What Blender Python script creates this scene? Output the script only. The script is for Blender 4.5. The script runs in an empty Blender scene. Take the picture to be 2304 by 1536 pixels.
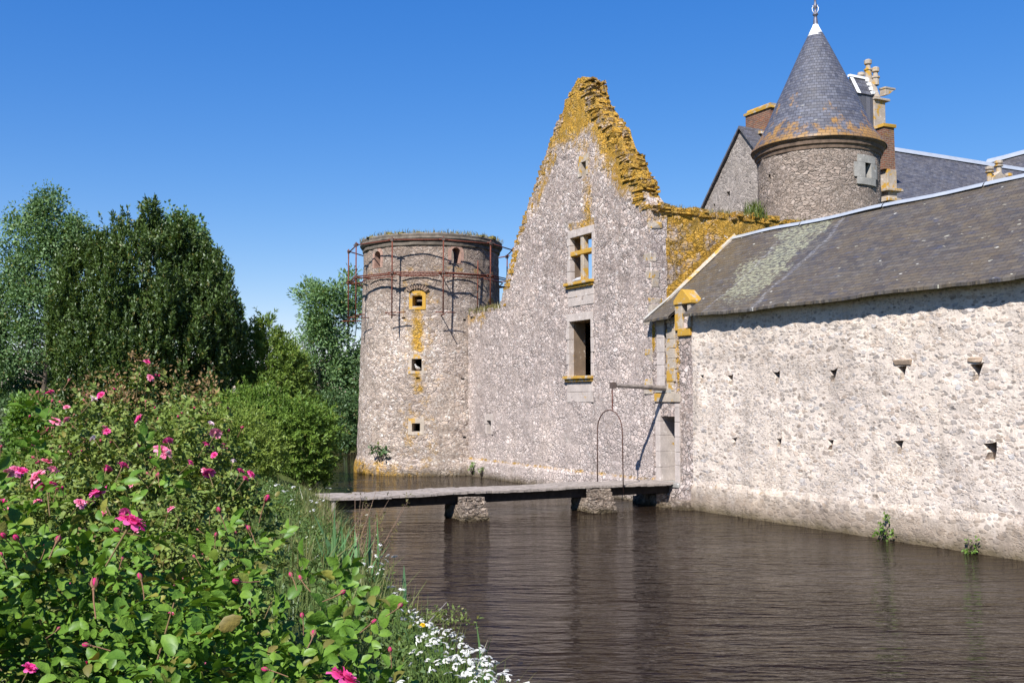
import bpy, math, random
import numpy as np
from mathutils import Vector, Matrix, noise as mnoise
from mathutils.geometry import delaunay_2d_cdt

C = bpy.context.scene.collection
R = math.radians

# ------------------------------------------------------------------ camera, sky, sun, exposure
EYE = 2.75                                   # metres above the water
FOC, CXP, CYP, HOR = 2300., 1152., 768., 900.
PITCH = math.atan((HOR - CYP) / FOC)
cd = bpy.data.cameras.new('camera')
cd.sensor_width = 36.0
cd.lens = 36.0 * FOC / 2304.0
cd.clip_start = 0.05
cd.clip_end = 6000
cam = bpy.data.objects.new('camera', cd)
C.objects.link(cam)
cam.location = (0, 0, EYE)
cam.rotation_euler = (R(90) + PITCH, 0, 0)
bpy.context.scene.camera = cam

SUN_EL, SUN_AZ = 45.0, 203.8                 # azimuth clockwise from +Y
w = bpy.data.worlds.new('World')
bpy.context.scene.world = w
w.use_nodes = True
nt = w.node_tree
sky = nt.nodes.new('ShaderNodeTexSky')
sky.sky_type = 'NISHITA'
sky.sun_disc = False
sky.sun_elevation = R(SUN_EL)
sky.sun_rotation = R(SUN_AZ)
sky.altitude = 0
sky.air_density = 1.0
sky.dust_density = 0.0
sky.ozone_density = 5.0
hs = nt.nodes.new('ShaderNodeHueSaturation')
hs.inputs['Hue'].default_value = .508
hs.inputs['Saturation'].default_value = 1.30
hs.inputs['Value'].default_value = 1.0
nt.links.new(sky.outputs[0], hs.inputs['Color'])
# per-channel response of the photograph's film to the sky: keeps the horizon from washing out
KS = 0.092 * 2 ** 0.9
sp_ = nt.nodes.new('ShaderNodeSeparateColor')
cb_ = nt.nodes.new('ShaderNodeCombineColor')
nt.links.new(hs.outputs[0], sp_.inputs[0])
for i, (tgt, ref, pw) in enumerate(((.058, .056, .95), (.235, .254, .84), (.694, .723, .57))):
    m1 = nt.nodes.new('ShaderNodeMath')
    m1.operation = 'MULTIPLY'
    m1.inputs[1].default_value = KS / ref
    m2 = nt.nodes.new('ShaderNodeMath')
    m2.operation = 'POWER'
    m2.inputs[1].default_value = pw
    m3 = nt.nodes.new('ShaderNodeMath')
    m3.operation = 'MULTIPLY'
    m3.inputs[1].default_value = tgt / KS
    nt.links.new(sp_.outputs[i], m1.inputs[0])
    nt.links.new(m1.outputs[0], m2.inputs[0])
    nt.links.new(m2.outputs[0], m3.inputs[0])
    nt.links.new(m3.outputs[0], cb_.inputs[i])
nt.links.new(cb_.outputs[0], nt.nodes['Background'].inputs[0])
nt.nodes['Background'].inputs[1].default_value = 0.092

sl = bpy.data.lights.new('sun', 'SUN')
sl.energy = 4.9
sl.angle = R(0.5)
sl.color = (1.0, 0.955, 0.89)
so = bpy.data.objects.new('sun', sl)
C.objects.link(so)
az, el = R(SUN_AZ), R(SUN_EL)
to_sun = Vector((math.sin(az) * math.cos(el), math.cos(az) * math.cos(el), math.sin(el)))
so.rotation_euler = to_sun.to_track_quat('Z', 'Y').to_euler()
so.location = (-10, -20, 30)
vs = bpy.context.scene.view_settings
vs.view_transform = 'Standard'
vs.look = 'None'
vs.exposure = 0.9
vs.gamma = 1.0
bpy.context.scene.cycles.max_bounces = 6
bpy.context.scene.cycles.transparent_max_bounces = 8

# ------------------------------------------------------------------ frames
O = np.array([4.0625, 27.0513])              # facade origin: at the water gate
RZ = R(-62.592)
DV = np.array([math.cos(RZ), math.sin(RZ)])  # along the facade, towards the viewer
IV = np.array([-DV[1], DV[0]])               # into the building


def P(px, py, Y):
    """world point at photograph position (px, py), Y metres ahead"""
    a, c = px - CXP, CYP - py
    yy = FOC * math.cos(PITCH) - c * math.sin(PITCH)
    zz = FOC * math.sin(PITCH) + c * math.cos(PITCH)
    return np.array([a * Y / yy, Y, EYE + zz * Y / yy])


def W(s, y, z=0.0):
    q = O + DV * s + IV * y
    return np.array([q[0], q[1], z])


# ------------------------------------------------------------------ objects
def thing(name, label, cat, loc=(0, 0, 0), rz=0.0, group=None):
    o = bpy.data.objects.new(name, None)
    C.objects.link(o)
    o.empty_display_size = 0.2
    o.location = [float(q) for q in loc]
    o.rotation_euler = (0, 0, rz)
    o['label'] = label
    o['category'] = cat
    if group:
        o['group'] = group
    return o


def tag(o, label, cat, group=None):
    o['label'] = label
    o['category'] = cat
    if group:
        o['group'] = group
    return o


def mesh_np(name, V, polys, mats, smooth=False, mat_idx=None):
    """V (n,3); polys: list of (m,k) int arrays"""
    me = bpy.data.meshes.new(name)
    V = np.asarray(V, np.float32)
    me.vertices.add(len(V))
    me.vertices.foreach_set('co', V.ravel())
    polys = [np.asarray(p, np.int32) for p in polys if len(p)]
    loops = np.concatenate([p.ravel() for p in polys])
    tot = np.concatenate([np.full(len(p), p.shape[1], np.int32) for p in polys])
    start = np.concatenate([[0], np.cumsum(tot)[:-1]]).astype(np.int32)
    me.loops.add(len(loops))
    me.loops.foreach_set('vertex_index', loops)
    me.polygons.add(len(tot))
    me.polygons.foreach_set('loop_start', start)
    me.polygons.foreach_set('loop_total', tot)
    if mat_idx is not None:
        me.polygons.foreach_set('material_index', np.concatenate([np.asarray(m, np.int32) for m in mat_idx]))
    me.polygons.foreach_set('use_smooth', np.full(len(tot), smooth, bool))
    me.update(calc_edges=True)
    me.validate()
    for m in (mats if isinstance(mats, (list, tuple)) else [mats]):
        me.materials.append(m)
    return me


def link(name, me, parent=None, loc=(0, 0, 0), rot=(0, 0, 0), scale=None):
    o = bpy.data.objects.new(name, me)
    C.objects.link(o)
    if parent is not None:
        o.parent = parent
    o.location = [float(q) for q in loc]
    o.rotation_euler = rot
    if scale is not None:
        o.scale = (scale,) * 3 if not isinstance(scale, (tuple, list)) else scale
    return o


def thing_part(name, parent):
    o = bpy.data.objects.new(name, None)
    C.objects.link(o)
    o.parent = parent
    return o


class MB:
    def __init__(self):
        self.v, self.f = [], []

    def add(self, V, F):
        b = len(self.v)
        self.v += [tuple(map(float, q)) for q in V]
        self.f += [tuple(int(i) + b for i in f) for f in F]

    def box(self, a, b, jit=0.0, rng=None, rot=0.0):
        (x0, y0, z0), (x1, y1, z1) = a, b
        V = [(x0, y0, z0), (x1, y0, z0), (x1, y1, z0), (x0, y1, z0), (x0, y0, z1), (x1, y0, z1), (x1, y1, z1), (x0, y1, z1)]
        if jit:
            V = [tuple(c + (rng.random() - .5) * 2 * jit for c in q) for q in V]
        if rot:
            cx, cy = (x0 + x1) / 2, (y0 + y1) / 2
            ca, sa = math.cos(rot), math.sin(rot)
            V = [(cx + (q[0] - cx) * ca - (q[1] - cy) * sa, cy + (q[0] - cx) * sa + (q[1] - cy) * ca, q[2]) for q in V]
        self.add(V, [(0, 3, 2, 1), (4, 5, 6, 7), (0, 1, 5, 4), (1, 2, 6, 5), (2, 3, 7, 6), (3, 0, 4, 7)])

    def prism(self, poly, axis, a, b):
        """poly of 2-D points extruded along axis (0,1,2) from a to b"""
        n = len(poly)
        def mk(p, t):
            q = [p[0], p[1]]
            q.insert(axis, t)
            return q
        V = [mk(p, a) for p in poly] + [mk(p, b) for p in poly]
        F = [tuple(range(n)), tuple(range(2 * n - 1, n - 1, -1))] + [(i, i + n, (i + 1) % n + n, (i + 1) % n) for i in range(n)]
        self.add(V, F)

    def tube(self, pts, rad, seg=6, cap=True):
        pts = [Vector([float(c) for c in p]) for p in pts]
        n = len(pts)
        rad = [rad] * n if not isinstance(rad, (list, tuple)) else rad
        V, F = [], []
        up = None
        for i, p in enumerate(pts):
            t = (pts[min(i + 1, n - 1)] - pts[max(i - 1, 0)])
            if t.length < 1e-9:
                t = Vector((0, 0, 1))
            t.normalize()
            if up is None:
                up = Vector((0, 0, 1)) if abs(t.z) < .9 else Vector((1, 0, 0))
            a = t.cross(up)
            if a.length < 1e-6:
                a = t.cross(Vector((0.3, 1, 0.2)))
            a.normalize()
            b = t.cross(a)
            up = a.cross(t) if abs((a.cross(t)).dot(t)) < .9 else up
            for k in range(seg):
                an = 2 * math.pi * k / seg
                V.append(p + a * (math.cos(an) * rad[i]) + b * (math.sin(an) * rad[i]))
        for i in range(n - 1):
            for k in range(seg):
                k2 = (k + 1) % seg
                F.append((i * seg + k, i * seg + k2, (i + 1) * seg + k2, (i + 1) * seg + k))
        if cap:
            F.append(tuple(range(seg)))
            F.append(tuple(range((n - 1) * seg, n * seg))[::-1])
        self.add(V, F)

    def lathe(self, prof, seg=32, c=(0, 0), closed=False):
        n = len(prof)
        V, F = [], []
        for r, z in prof:
            for k in range(seg):
                a = 2 * math.pi * k / seg
                V.append((c[0] + r * math.sin(a), c[1] - r * math.cos(a), z))
        for i in range(n if closed else n - 1):
            j = (i + 1) % n
            for k in range(seg):
                k2 = (k + 1) % seg
                F.append((i * seg + k, i * seg + k2, j * seg + k2, j * seg + k))
        self.add(V, F)

    def build(self, name, mat, parent=None, loc=(0, 0, 0), rot=(0, 0, 0), smooth=False, bevel=0.0, fixn=True):
        me = bpy.data.meshes.new(name)
        me.from_pydata(self.v, [], self.f)
        for m in (mat if isinstance(mat, (list, tuple)) else [mat]):
            me.materials.append(m)
        me.update()
        if fixn:
            import bmesh
            bm = bmesh.new()
            bm.from_mesh(me)
            bmesh.ops.recalc_face_normals(bm, faces=bm.faces)
            bm.to_mesh(me)
            bm.free()
        if smooth:
            me.polygons.foreach_set('use_smooth', [True] * len(me.polygons))
        o = link(name, me, parent, loc, rot)
        if bevel:
            md = o.modifiers.new('bevel', 'BEVEL')
            md.width = bevel
            md.segments = 2
        return o


def inpoly(p, poly):
    x, y = p[..., 0], p[..., 1]
    r = np.zeros(x.shape, bool)
    poly = np.asarray(poly)
    for (x0, y0), (x1, y1) in zip(poly, np.roll(poly, -1, 0)):
        c = ((y0 > y) != (y1 > y))
        with np.errstate(divide='ignore', invalid='ignore'):
            xi = (x1 - x0) * (y - y0) / (y1 - y0 + 1e-12) + x0
        r ^= c & (x < xi)
    return r


def resample(poly, step):
    out = []
    n = len(poly)
    for i in range(n):
        a, b = np.array(poly[i], float), np.array(poly[(i + 1) % n], float)
        k = max(1, int(round(np.linalg.norm(b - a) / step)))
        out += [tuple(a + (b - a) * j / k) for j in range(k)]
    return out


def slab(outline, holes, T, step=.15, fn=None, t0=0.0, skip_outer=None):
    """thick sheet in (x,z) with real holes; fn maps (x, t, z) -> xyz, t from t0 (outside face) to T (inside face)"""
    loops = [resample(l, step) for l in [outline] + list(holes)]
    pts, edges = [], []
    for l in loops:
        b = len(pts)
        pts += l
        edges += [(b + i, b + (i + 1) % len(l)) for i in range(len(l))]
    A = np.array(outline)
    g = np.stack(np.meshgrid(np.arange(A[:, 0].min() + step * .6, A[:, 0].max(), step), np.arange(A[:, 1].min() + step * .6, A[:, 1].max(), step), indexing='ij'), -1).reshape(-1, 2)
    rr = np.random.RandomState(3)
    g = g + (rr.rand(*g.shape) - .5) * step * .25
    ok = inpoly(g, outline)
    for h in holes:
        ok &= ~inpoly(g, h)
    g = g[ok]
    lp = np.array(pts)
    keep = np.ones(len(g), bool)
    for i in range(0, len(g), 2000):
        d = np.linalg.norm(g[i:i + 2000, None] - lp[None], axis=2).min(1)
        keep[i:i + 2000] = d > step * .45
    pts += [tuple(q) for q in g[keep]]
    vc, _, fc, _, _, _ = delaunay_2d_cdt([Vector(p) for p in pts], edges, [], 0, 1e-6)
    vc = np.array([tuple(v) for v in vc])
    fc = np.array([f for f in fc if len(f) == 3])
    cen = vc[fc].mean(1)
    ok = inpoly(cen, outline)
    for h in holes:
        ok &= ~inpoly(cen, h)
    fc = fc[ok]
    m = MB()
    fn = fn or (lambda x, t, z: (x, t, z))
    m.add([fn(x, t0, z) for x, z in vc], fc)
    m.add([fn(x, T, z) for x, z in vc], fc[:, ::-1])
    for li, l in enumerate(loops):
        n = len(l)
        nt_ = max(1, int(round((T - t0) / max(step, .1))))
        V, F = [], []
        for j in range(nt_ + 1):
            t = t0 + (T - t0) * j / nt_
            V += [fn(x, t, z) for x, z in l]
        for j in range(nt_):
            for i in range(n):
                F.append((j * n + i, j * n + (i + 1) % n, (j + 1) * n + (i + 1) % n, (j + 1) * n + i))
        m.add(V, F)
    return m


def rect(x0, z0, x1, z1):
    return [(x0, z0), (x1, z0), (x1, z1), (x0, z1)]


def nz(x, y, z, s=1.0):
    return mnoise.noise(Vector((x * s, y * s, z * s)))


# ------------------------------------------------------------------ materials
class NT:
    def __init__(self, name):
        self.m = bpy.data.materials.new(name)
        self.m.use_nodes = True
        self.t = self.m.node_tree
        self.t.nodes.clear()
        self.out = self.t.nodes.new('ShaderNodeOutputMaterial')

    def n(self, ty, **kw):
        q = self.t.nodes.new(ty)
        for k, v in kw.items():
            setattr(q, k, v)
        return q

    def put(self, sock, val):
        if isinstance(val, bpy.types.NodeSocket):
            self.t.links.new(val, sock)
        else:
            if sock.type == 'RGBA' and not isinstance(val, (int, float)) and len(val) == 3:
                val = (*val, 1)
            sock.default_value = val

    def math(self, op, a, b=0.0, c=0.0, clamp=False):
        q = self.n('ShaderNodeMath', operation=op, use_clamp=clamp)
        for i, v in enumerate((a, b, c)):
            self.put(q.inputs[i], v)
        return q.outputs[0]

    def mr(self, v, a, b, c=0.0, d=1.0, smooth=False):
        q = self.n('ShaderNodeMapRange', clamp=True)
        if smooth:
            q.interpolation_type = 'SMOOTHSTEP'
        for i, x in enumerate((v, a, b, c, d)):
            self.put(q.inputs[i], x)
        return q.outputs[0]

    def mix(self, f, a, b, blend='MIX'):
        q = self.n('ShaderNodeMix', data_type='RGBA', blend_type=blend)
        self.put(q.inputs[0], f)
        self.put(q.inputs[6], a)
        self.put(q.inputs[7], b)
        return q.outputs[2]

    def ramp(self, f, stops, interp='LINEAR'):
        q = self.n('ShaderNodeValToRGB')
        cr = q.color_ramp
        cr.interpolation = interp
        while len(cr.elements) < len(stops):
            cr.elements.new(0.5)
        for e, (p, c) in zip(cr.elements, stops):
            e.position = p
            e.color = (*c, 1)
        self.put(q.inputs[0], f)
        return q.outputs[0]

    def noise(self, vec, scale, detail=3.0, rough=.55, dist=0.0):
        q = self.n('ShaderNodeTexNoise')
        if vec is not None:
            self.put(q.inputs['Vector'], vec)
        q.inputs['Scale'].default_value = scale
        q.inputs['Detail'].default_value = detail
        q.inputs['Roughness'].default_value = rough
        q.inputs['Distortion'].default_value = dist
        return q.outputs['Fac']

    def vor(self, vec, scale, feature='F1', rand=1.0):
        q = self.n('ShaderNodeTexVoronoi', feature=feature)
        self.put(q.inputs['Vector'], vec)
        q.inputs['Scale'].default_value = scale
        q.inputs['Randomness'].default_value = rand
        return q

    def mapping(self, vec, scale=(1, 1, 1), loc=(0, 0, 0), rot=(0, 0, 0)):
        q = self.n('ShaderNodeMapping')
        self.put(q.inputs[0], vec)
        q.inputs[1].default_value = loc
        q.inputs[2].default_value = rot
        q.inputs[3].default_value = scale
        return q.outputs[0]

    def vadd(self, a, b, s=1.0):
        q = self.n('ShaderNodeVectorMath', operation='MULTIPLY_ADD')
        self.put(q.inputs[0], b)
        q.inputs[1].default_value = (s, s, s)
        self.put(q.inputs[2], a)
        return q.outputs[0]

    def coord(self):
        return self.n('ShaderNodeTexCoord').outputs['Object']

    def xyz(self, v):
        q = self.n('ShaderNodeSeparateXYZ')
        self.put(q.inputs[0], v)
        return q.outputs

    def bump(self, h, strength=.6, dist=.03, normal=None):
        q = self.n('ShaderNodeBump')
        q.inputs['Strength'].default_value = strength
        q.inputs['Distance'].default_value = dist
        self.put(q.inputs['Height'], h)
        if normal is not None:
            self.put(q.inputs['Normal'], normal)
        return q.outputs[0]

    def pbr(self, col, rough=.9, normal=None, spec=.25, metal=0.0):
        b = self.n('ShaderNodeBsdfPrincipled')
        self.put(b.inputs['Base Color'], col)
        self.put(b.inputs['Roughness'], rough)
        self.put(b.inputs['Metallic'], metal)
        b.inputs['Specular IOR Level'].default_value = spec
        if normal is not None:
            self.put(b.inputs['Normal'], normal)
        self.t.links.new(b.outputs[0], self.out.inputs[0])
        return b


def mx(N, *a):
    r = a[0]
    for q in a[1:]:
        r = N.math('MAXIMUM', r, q)
    return r


MOSS1, MOSS2 = (.49, .262, .020), (.33, .205, .032)


def stone(name, cols, mortar, scale=5.5, mw=.10, flat=1.5, white=.5, whitecol=(.74, .71, .68), moss=None, dark=.35, wet=None, bump=.8, dirt=None, mortar_amt=1.0, mossgain=5.0, bury=0.0, white_over=0.0, blob=False):
    N = NT(name)
    co = N.coord()
    x, y, z = N.xyz(co)
    wob = N.n('ShaderNodeTexNoise')
    N.put(wob.inputs['Vector'], co)
    wob.inputs['Scale'].default_value = 2.6
    wob.inputs['Detail'].default_value = 3
    cw = N.vadd(co, wob.outputs['Color'], .20)
    wob2 = N.n('ShaderNodeTexNoise')
    N.put(wob2.inputs['Vector'], co)
    wob2.inputs['Scale'].default_value = 11.0
    wob2.inputs['Detail'].default_value = 4
    cw = N.vadd(cw, wob2.outputs['Color'], .035 if blob else .075)
    cm = N.mapping(cw, (1, 1, flat))
    v1 = N.vor(cm, scale)
    ve = N.vor(cm, scale, 'DISTANCE_TO_EDGE')
    v2 = N.vor(cm, scale * 2.3)
    ve2 = N.vor(cm, scale * 2.3, 'DISTANCE_TO_EDGE')
    big = N.noise(co, .55, 4, .6)
    mid = N.noise(co, 3.0, 5, .65)
    fine = N.noise(co, 22.0, 5, .7)
    # which patches are laid in small stones
    sel = N.mr(N.noise(co, 1.1, 2, .5), .50, .60)
    rnd = N.mix(sel, v1.outputs['Color'], v2.outputs['Color'])
    rs = N.n('ShaderNodeSeparateColor')
    N.put(rs.inputs[0], rnd)
    edge = N.math('ADD', N.math('MULTIPLY', ve.outputs['Distance'], N.math('SUBTRACT', 1.0, sel)), N.math('MULTIPLY', N.math('MULTIPLY', ve2.outputs['Distance'], 1.5), sel))
    st = [(i / max(1, len(cols) - 1), c) for i, c in enumerate(cols)]
    col = N.ramp(rs.outputs[0], st, 'CONSTANT' if len(cols) > 6 else 'LINEAR')
    col = N.mix(.75, col, N.ramp(fine, [(.25, (.45, .42, .42)), (.5, (.92, .92, .92)), (.78, (1.45, 1.42, 1.38))]), 'MULTIPLY')
    val = N.mr(rs.outputs[1], 0, 1, .62, 1.22)
    vc = N.n('ShaderNodeCombineColor')
    for i in range(3):
        N.put(vc.inputs[i], val)
    col = N.mix(1.0, col, vc.outputs[0], 'MULTIPLY')
    mwid = N.math('MULTIPLY', N.mr(mid, .3, .7, .45, 1.5), mw)
    if bury:
        mwid = N.math('MULTIPLY', mwid, N.math('ADD', .35, N.math('MULTIPLY', N.math('POWER', rs.outputs[2], 1.4), bury)))
    mort = N.mr(edge, N.math('MULTIPLY', mwid, .45), mwid, 1.0, 0.0)
    if blob:
        dd = N.math('ADD', N.math('MULTIPLY', v1.outputs['Distance'], N.math('SUBTRACT', 1.0, sel)), N.math('MULTIPLY', v2.outputs['Distance'], sel))
        dd = N.math('ADD', dd, N.math('MULTIPLY', N.math('SUBTRACT', mid, .5), .25))
        dd = N.math('ADD', dd, N.math('MULTIPLY', N.math('SUBTRACT', fine, .5), .16))
        thr = N.math('ADD', .28, N.math('MULTIPLY', rs.outputs[2], .36))
        mort = N.mr(N.math('SUBTRACT', dd, thr), -.05, .05)
    mort = N.math('MULTIPLY', mort, mortar_amt, clamp=True)
    mcol = N.mix(N.mr(big, .35, .65), mortar, tuple(c * .78 for c in mortar))
    mcol = N.mix(.8, mcol, N.ramp(fine, [(.3, (.62, .6, .58)), (.5, (1, 1, 1)), (.75, (1.2, 1.18, 1.15))]), 'MULTIPLY')
    col = N.mix(mort, col, mcol)
    if white:
        sp = N.noise(co, 8.5, 3, .6)
        wm = N.math('MULTIPLY', N.mr(sp, .60, .66), N.mr(N.noise(co, .9, 3, .6), .38, .58))
        sp2 = N.noise(co, 3.2, 4, .7)
        wm2 = N.math('MULTIPLY', N.mr(sp2, .62, .70), .8)
        col = N.mix(N.math('MULTIPLY', mx(N, wm, wm2), white, clamp=True), col, whitecol)
    if dark:
        dk = N.math('MULTIPLY', N.mr(N.noise(co, 11.0, 4, .65), .60, .72), dark)
        col = N.mix(dk, col, (.07, .06, .055))
        pits = N.math('MULTIPLY', N.mr(N.vor(N.mapping(co, (1, 1, 1.6)), 3.3).outputs['Distance'], .10, .16, 1.0, 0.0), min(1.0, dark * 1.5))
        col = N.mix(pits, col, (.05, .042, .04))
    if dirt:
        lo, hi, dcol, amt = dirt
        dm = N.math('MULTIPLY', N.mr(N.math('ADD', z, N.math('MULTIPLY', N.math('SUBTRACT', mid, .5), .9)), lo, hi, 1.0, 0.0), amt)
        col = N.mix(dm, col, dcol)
    if wet:
        zz = N.math('ADD', z, N.math('MULTIPLY', N.math('SUBTRACT', mid, .5), .35))
        wm = N.mr(zz, .02, wet, .9, 0.0)
        col = N.mix(wm, col, (.10, .078, .045))
    if moss is not None:
        M = moss(N, x, y, z)
        mn = N.math('ADD', N.math('MULTIPLY', N.noise(co, 1.7, 5, .7), .65), N.math('MULTIPLY', N.noise(co, 7.5, 4, .65), .45))
        mk = N.math('MULTIPLY', N.math('ADD', N.math('SUBTRACT', M, .5), N.math('MULTIPLY', N.math('SUBTRACT', mn, .55), 1.9)), mossgain, clamp=True)
        mk = N.math('MULTIPLY', mk, N.mr(M, .02, .12))
        mc = N.mix(N.mr(N.noise(co, 4.0, 4, .7), .35, .65), MOSS1, MOSS2)
        mc = N.mix(N.mr(fine, .55, .75), mc, (.17, .11, .03))
        mc = N.mix(N.math('MULTIPLY', N.mr(edge, 0, .06, 1, 0), .32), mc, (.10, .065, .02))
        col = N.mix(N.math('MULTIPLY', mk, .93), col, mc)
    if white_over:
        wo = N.math('MULTIPLY', N.mr(N.noise(co, 2.4, 5, .75), .60, .66), N.mr(N.noise(co, .7, 2, .5), .42, .58))
        col = N.mix(N.math('MULTIPLY', wo, white_over), col, (.66, .62, .57))
    h = N.math('ADD', N.math('MULTIPLY', N.math('SUBTRACT', 1.0, mort) if bury else N.mr(edge, 0, .14, 0, 1, True), .45 if bury else .75), N.math('MULTIPLY', fine, .5))
    h = N.math('ADD', h, N.math('MULTIPLY', rs.outputs[2], .38))
    h = N.math('ADD', h, N.math('MULTIPLY', mid, .35))
    tone = N.ramp(N.noise(co, .42, 4, .6), [(.30, (.74, .73, .73)), (.5, (1, 1, 1)), (.70, (1.16, 1.14, 1.10))])
    col = N.mix(.85, col, tone, 'MULTIPLY')
    strk = N.noise(N.mapping(co, (2.6, 2.6, .22)), 1.0, 4, .65)
    col = N.mix(N.mr(strk, .56, .74, 0, .38), col, (.13, .105, .085))
    nm = N.bump(h, bump, .055)
    N.pbr(col, .95, nm, .12)
    return N.m


def ashlar(name, base=(.42, .38, .34), moss=0.25, mossgain=5):
    N = NT(name)
    co = N.coord()
    a = N.noise(co, 3.0, 5, .65)
    b = N.noise(co, 30, 4, .7)
    col = N.mix(N.mr(a, .3, .7), tuple(c * .78 for c in base), tuple(min(1, c * 1.16) for c in base))
    col = N.mix(.7, col, N.ramp(b, [(.3, (.7, .7, .7)), (.55, (1, 1, 1)), (.8, (1.2, 1.2, 1.2))]), 'MULTIPLY')
    col = N.mix(N.mr(N.noise(co, 6, 4, .7), .62, .72, 0, .7), col, (.72, .69, .66))
    mk = N.math('MULTIPLY', N.mr(N.noise(co, 2.6, 5, .7), .70 - moss * .5, .76 - moss * .5), .92)
    mc = N.mix(N.mr(b, .35, .65), MOSS1, MOSS2)
    col = N.mix(mk, col, mc)
    N.pbr(col, .93, N.bump(N.math('ADD', a, N.math('MULTIPLY', b, .5)), .5, .02), .12)
    return N.m


def slate(name, mode='xy', kv=1.27, base=(.085, .085, .10), brown=.5, pale=None, moss=0.0, bw=.22, bh=.11, spots=.7):
    N = NT(name)
    co = N.coord()
    x, y, z = N.xyz(co)
    cc = N.n('ShaderNodeCombineXYZ')
    if mode == 'xy':                      # slope rises along local y
        N.put(cc.inputs[0], x)
        N.put(cc.inputs[1], N.math('MULTIPLY', y, kv))
    elif mode == 'yx':                    # slope rises along local x
        N.put(cc.inputs[0], y)
        N.put(cc.inputs[1], N.math('MULTIPLY', x, kv))
    else:                                 # cone round the z axis
        th = N.math('ARCTAN2', x, N.math('MULTIPLY', y, -1))
        N.put(cc.inputs[0], N.math('MULTIPLY', th, 1.15))
        N.put(cc.inputs[1], N.math('MULTIPLY', z, 1.1))
    uv = cc.outputs[0]
    br = N.n('ShaderNodeTexBrick')
    N.put(br.inputs['Vector'], uv)
    br.inputs['Scale'].default_value = 1.0
    br.inputs['Brick Width'].default_value = bw
    br.inputs['Row Height'].default_value = bh
    br.inputs['Mortar Size'].default_value = .008
    br.inputs['Mortar Smooth'].default_value = .2
    br.inputs['Color1'].default_value = (.0, .0, .0, 1)
    br.inputs['Color2'].default_value = (1, 1, 1, 1)
    br.inputs['Mortar'].default_value = (.5, .5, .5, 1)
    wn = N.n('ShaderNodeTexWhiteNoise', noise_dimensions='2D')
    fl = N.n('ShaderNodeVectorMath', operation='FLOOR')
    N.put(fl.inputs[0], N.mapping(uv, (1 / bw, 1 / bh, 1)))
    N.put(wn.inputs['Vector'], fl.outputs[0])
    rnd = wn.outputs['Value']
    b2 = N.n('ShaderNodeSeparateColor')
    N.put(b2.inputs[0], br.outputs['Color'])
    tone = N.math('ADD', N.math('MULTIPLY', b2.outputs[0], .6), N.math('MULTIPLY', rnd, .4))
    col = N.mix(tone, tuple(c * .62 for c in base), tuple(c * 1.4 for c in base))
    big = N.noise(co, .7, 4, .65)
    st = N.noise(N.mapping(uv, (3.0, 9.0, 1)), 1.0, 4, .65)
    if brown:
        bm = N.math('MULTIPLY', N.mr(N.math('ADD', N.math('MULTIPLY', st, .6), N.math('MULTIPLY', big, .5)), .45, .68), brown)
        col = N.mix(bm, col, (.105, .079, .047))
        sp = N.noise(N.mapping(uv, (2.2, 6.0, 1), (3, 7, 0)), 1.0, 3, .6)
        col = N.mix(N.mr(sp, .60, .70, 0, .75), col, (.05, .055, .085))
    if pale is not None:
        pm = pale(N, cc.inputs[0].links[0].from_socket, N.xyz(uv)[1])
        pn = N.noise(N.mapping(uv, (7.0, 17.0, 1)), 1.0, 4, .7)
        pk = N.mr(N.math('ADD', N.math('MULTIPLY', pm, .44), pn), .88, .98)
        pk = N.math('MULTIPLY', pk, N.mr(pm, .02, .2))
        col = N.mix(N.math('MULTIPLY', pk, .85), col, (.27, .27, .18))
        ux = cc.inputs[0].links[0].from_socket
        for xs0, w0 in ((3.72, .10), (1.95, .05)):
            sm = N.mr(N.math('ABSOLUTE', N.math('SUBTRACT', N.math('ADD', ux, N.math('MULTIPLY', N.math('SUBTRACT', big, .5), .8)), xs0)), w0 * .3, w0, 1, 0)
            sm = N.math('MULTIPLY', sm, N.mr(pn, .42, .66))
            col = N.mix(N.math('MULTIPLY', sm, .7), col, (.27, .27, .29))
    if spots:
        s1 = N.noise(N.mapping(uv, (5.0, 13.0, 1), (11, 5, 0)), 1.0, 2, .5)
        col = N.mix(N.math('MULTIPLY', N.mr(s1, .705, .735), spots), col, (.40, .39, .31))
        s2 = N.vor(N.mapping(uv, (1.5, 3.2, 1)), 1.0).outputs['Distance']
        col = N.mix(N.math('MULTIPLY', N.mr(s2, .05, .08, 1, 0), spots), col, (.55, .54, .48))
    if moss:
        mk = N.mr(N.math('ADD', N.noise(N.mapping(co, (1.5, 1.5, 1.1)), 1.0, 5, .7), N.mr(z, 10.6, 14.0, moss, -.22)), .60, .68)
        mk = mx(N, mk, N.mr(N.math('ADD', z, N.math('MULTIPLY', N.math('SUBTRACT', N.noise(co, 6, 3), .5), .5)), 10.90, 11.00, .75, 0))
        col = N.mix(N.math('MULTIPLY', mk, .85), col, N.mix(st, (.33, .16, .02), (.22, .13, .04)))
    fine = N.noise(co, 30, 4, .7)
    col = N.mix(.6, col, N.ramp(fine, [(.3, (.65, .65, .65)), (.5, (1, 1, 1)), (.75, (1.3, 1.3, 1.3))]), 'MULTIPLY')
    rowp = N.math('FRACT', N.math('DIVIDE', N.xyz(uv)[1], bh))
    gap = N.mr(rowp, 0.0, .10, 1.0, 0.0)
    col = N.mix(N.math('MULTIPLY', mx(N, N.math('MULTIPLY', br.outputs['Fac'], .8), gap), .6), col, (.02, .02, .024))
    h = N.math('ADD', N.math('MULTIPLY', N.math('SUBTRACT', 1.0, rowp), .8), N.math('MULTIPLY', rnd, .45))
    h = N.math('SUBTRACT', h, N.math('MULTIPLY', br.outputs['Fac'], .6))
    h = N.math('ADD', h, N.math('MULTIPLY', fine, .3))
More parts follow.
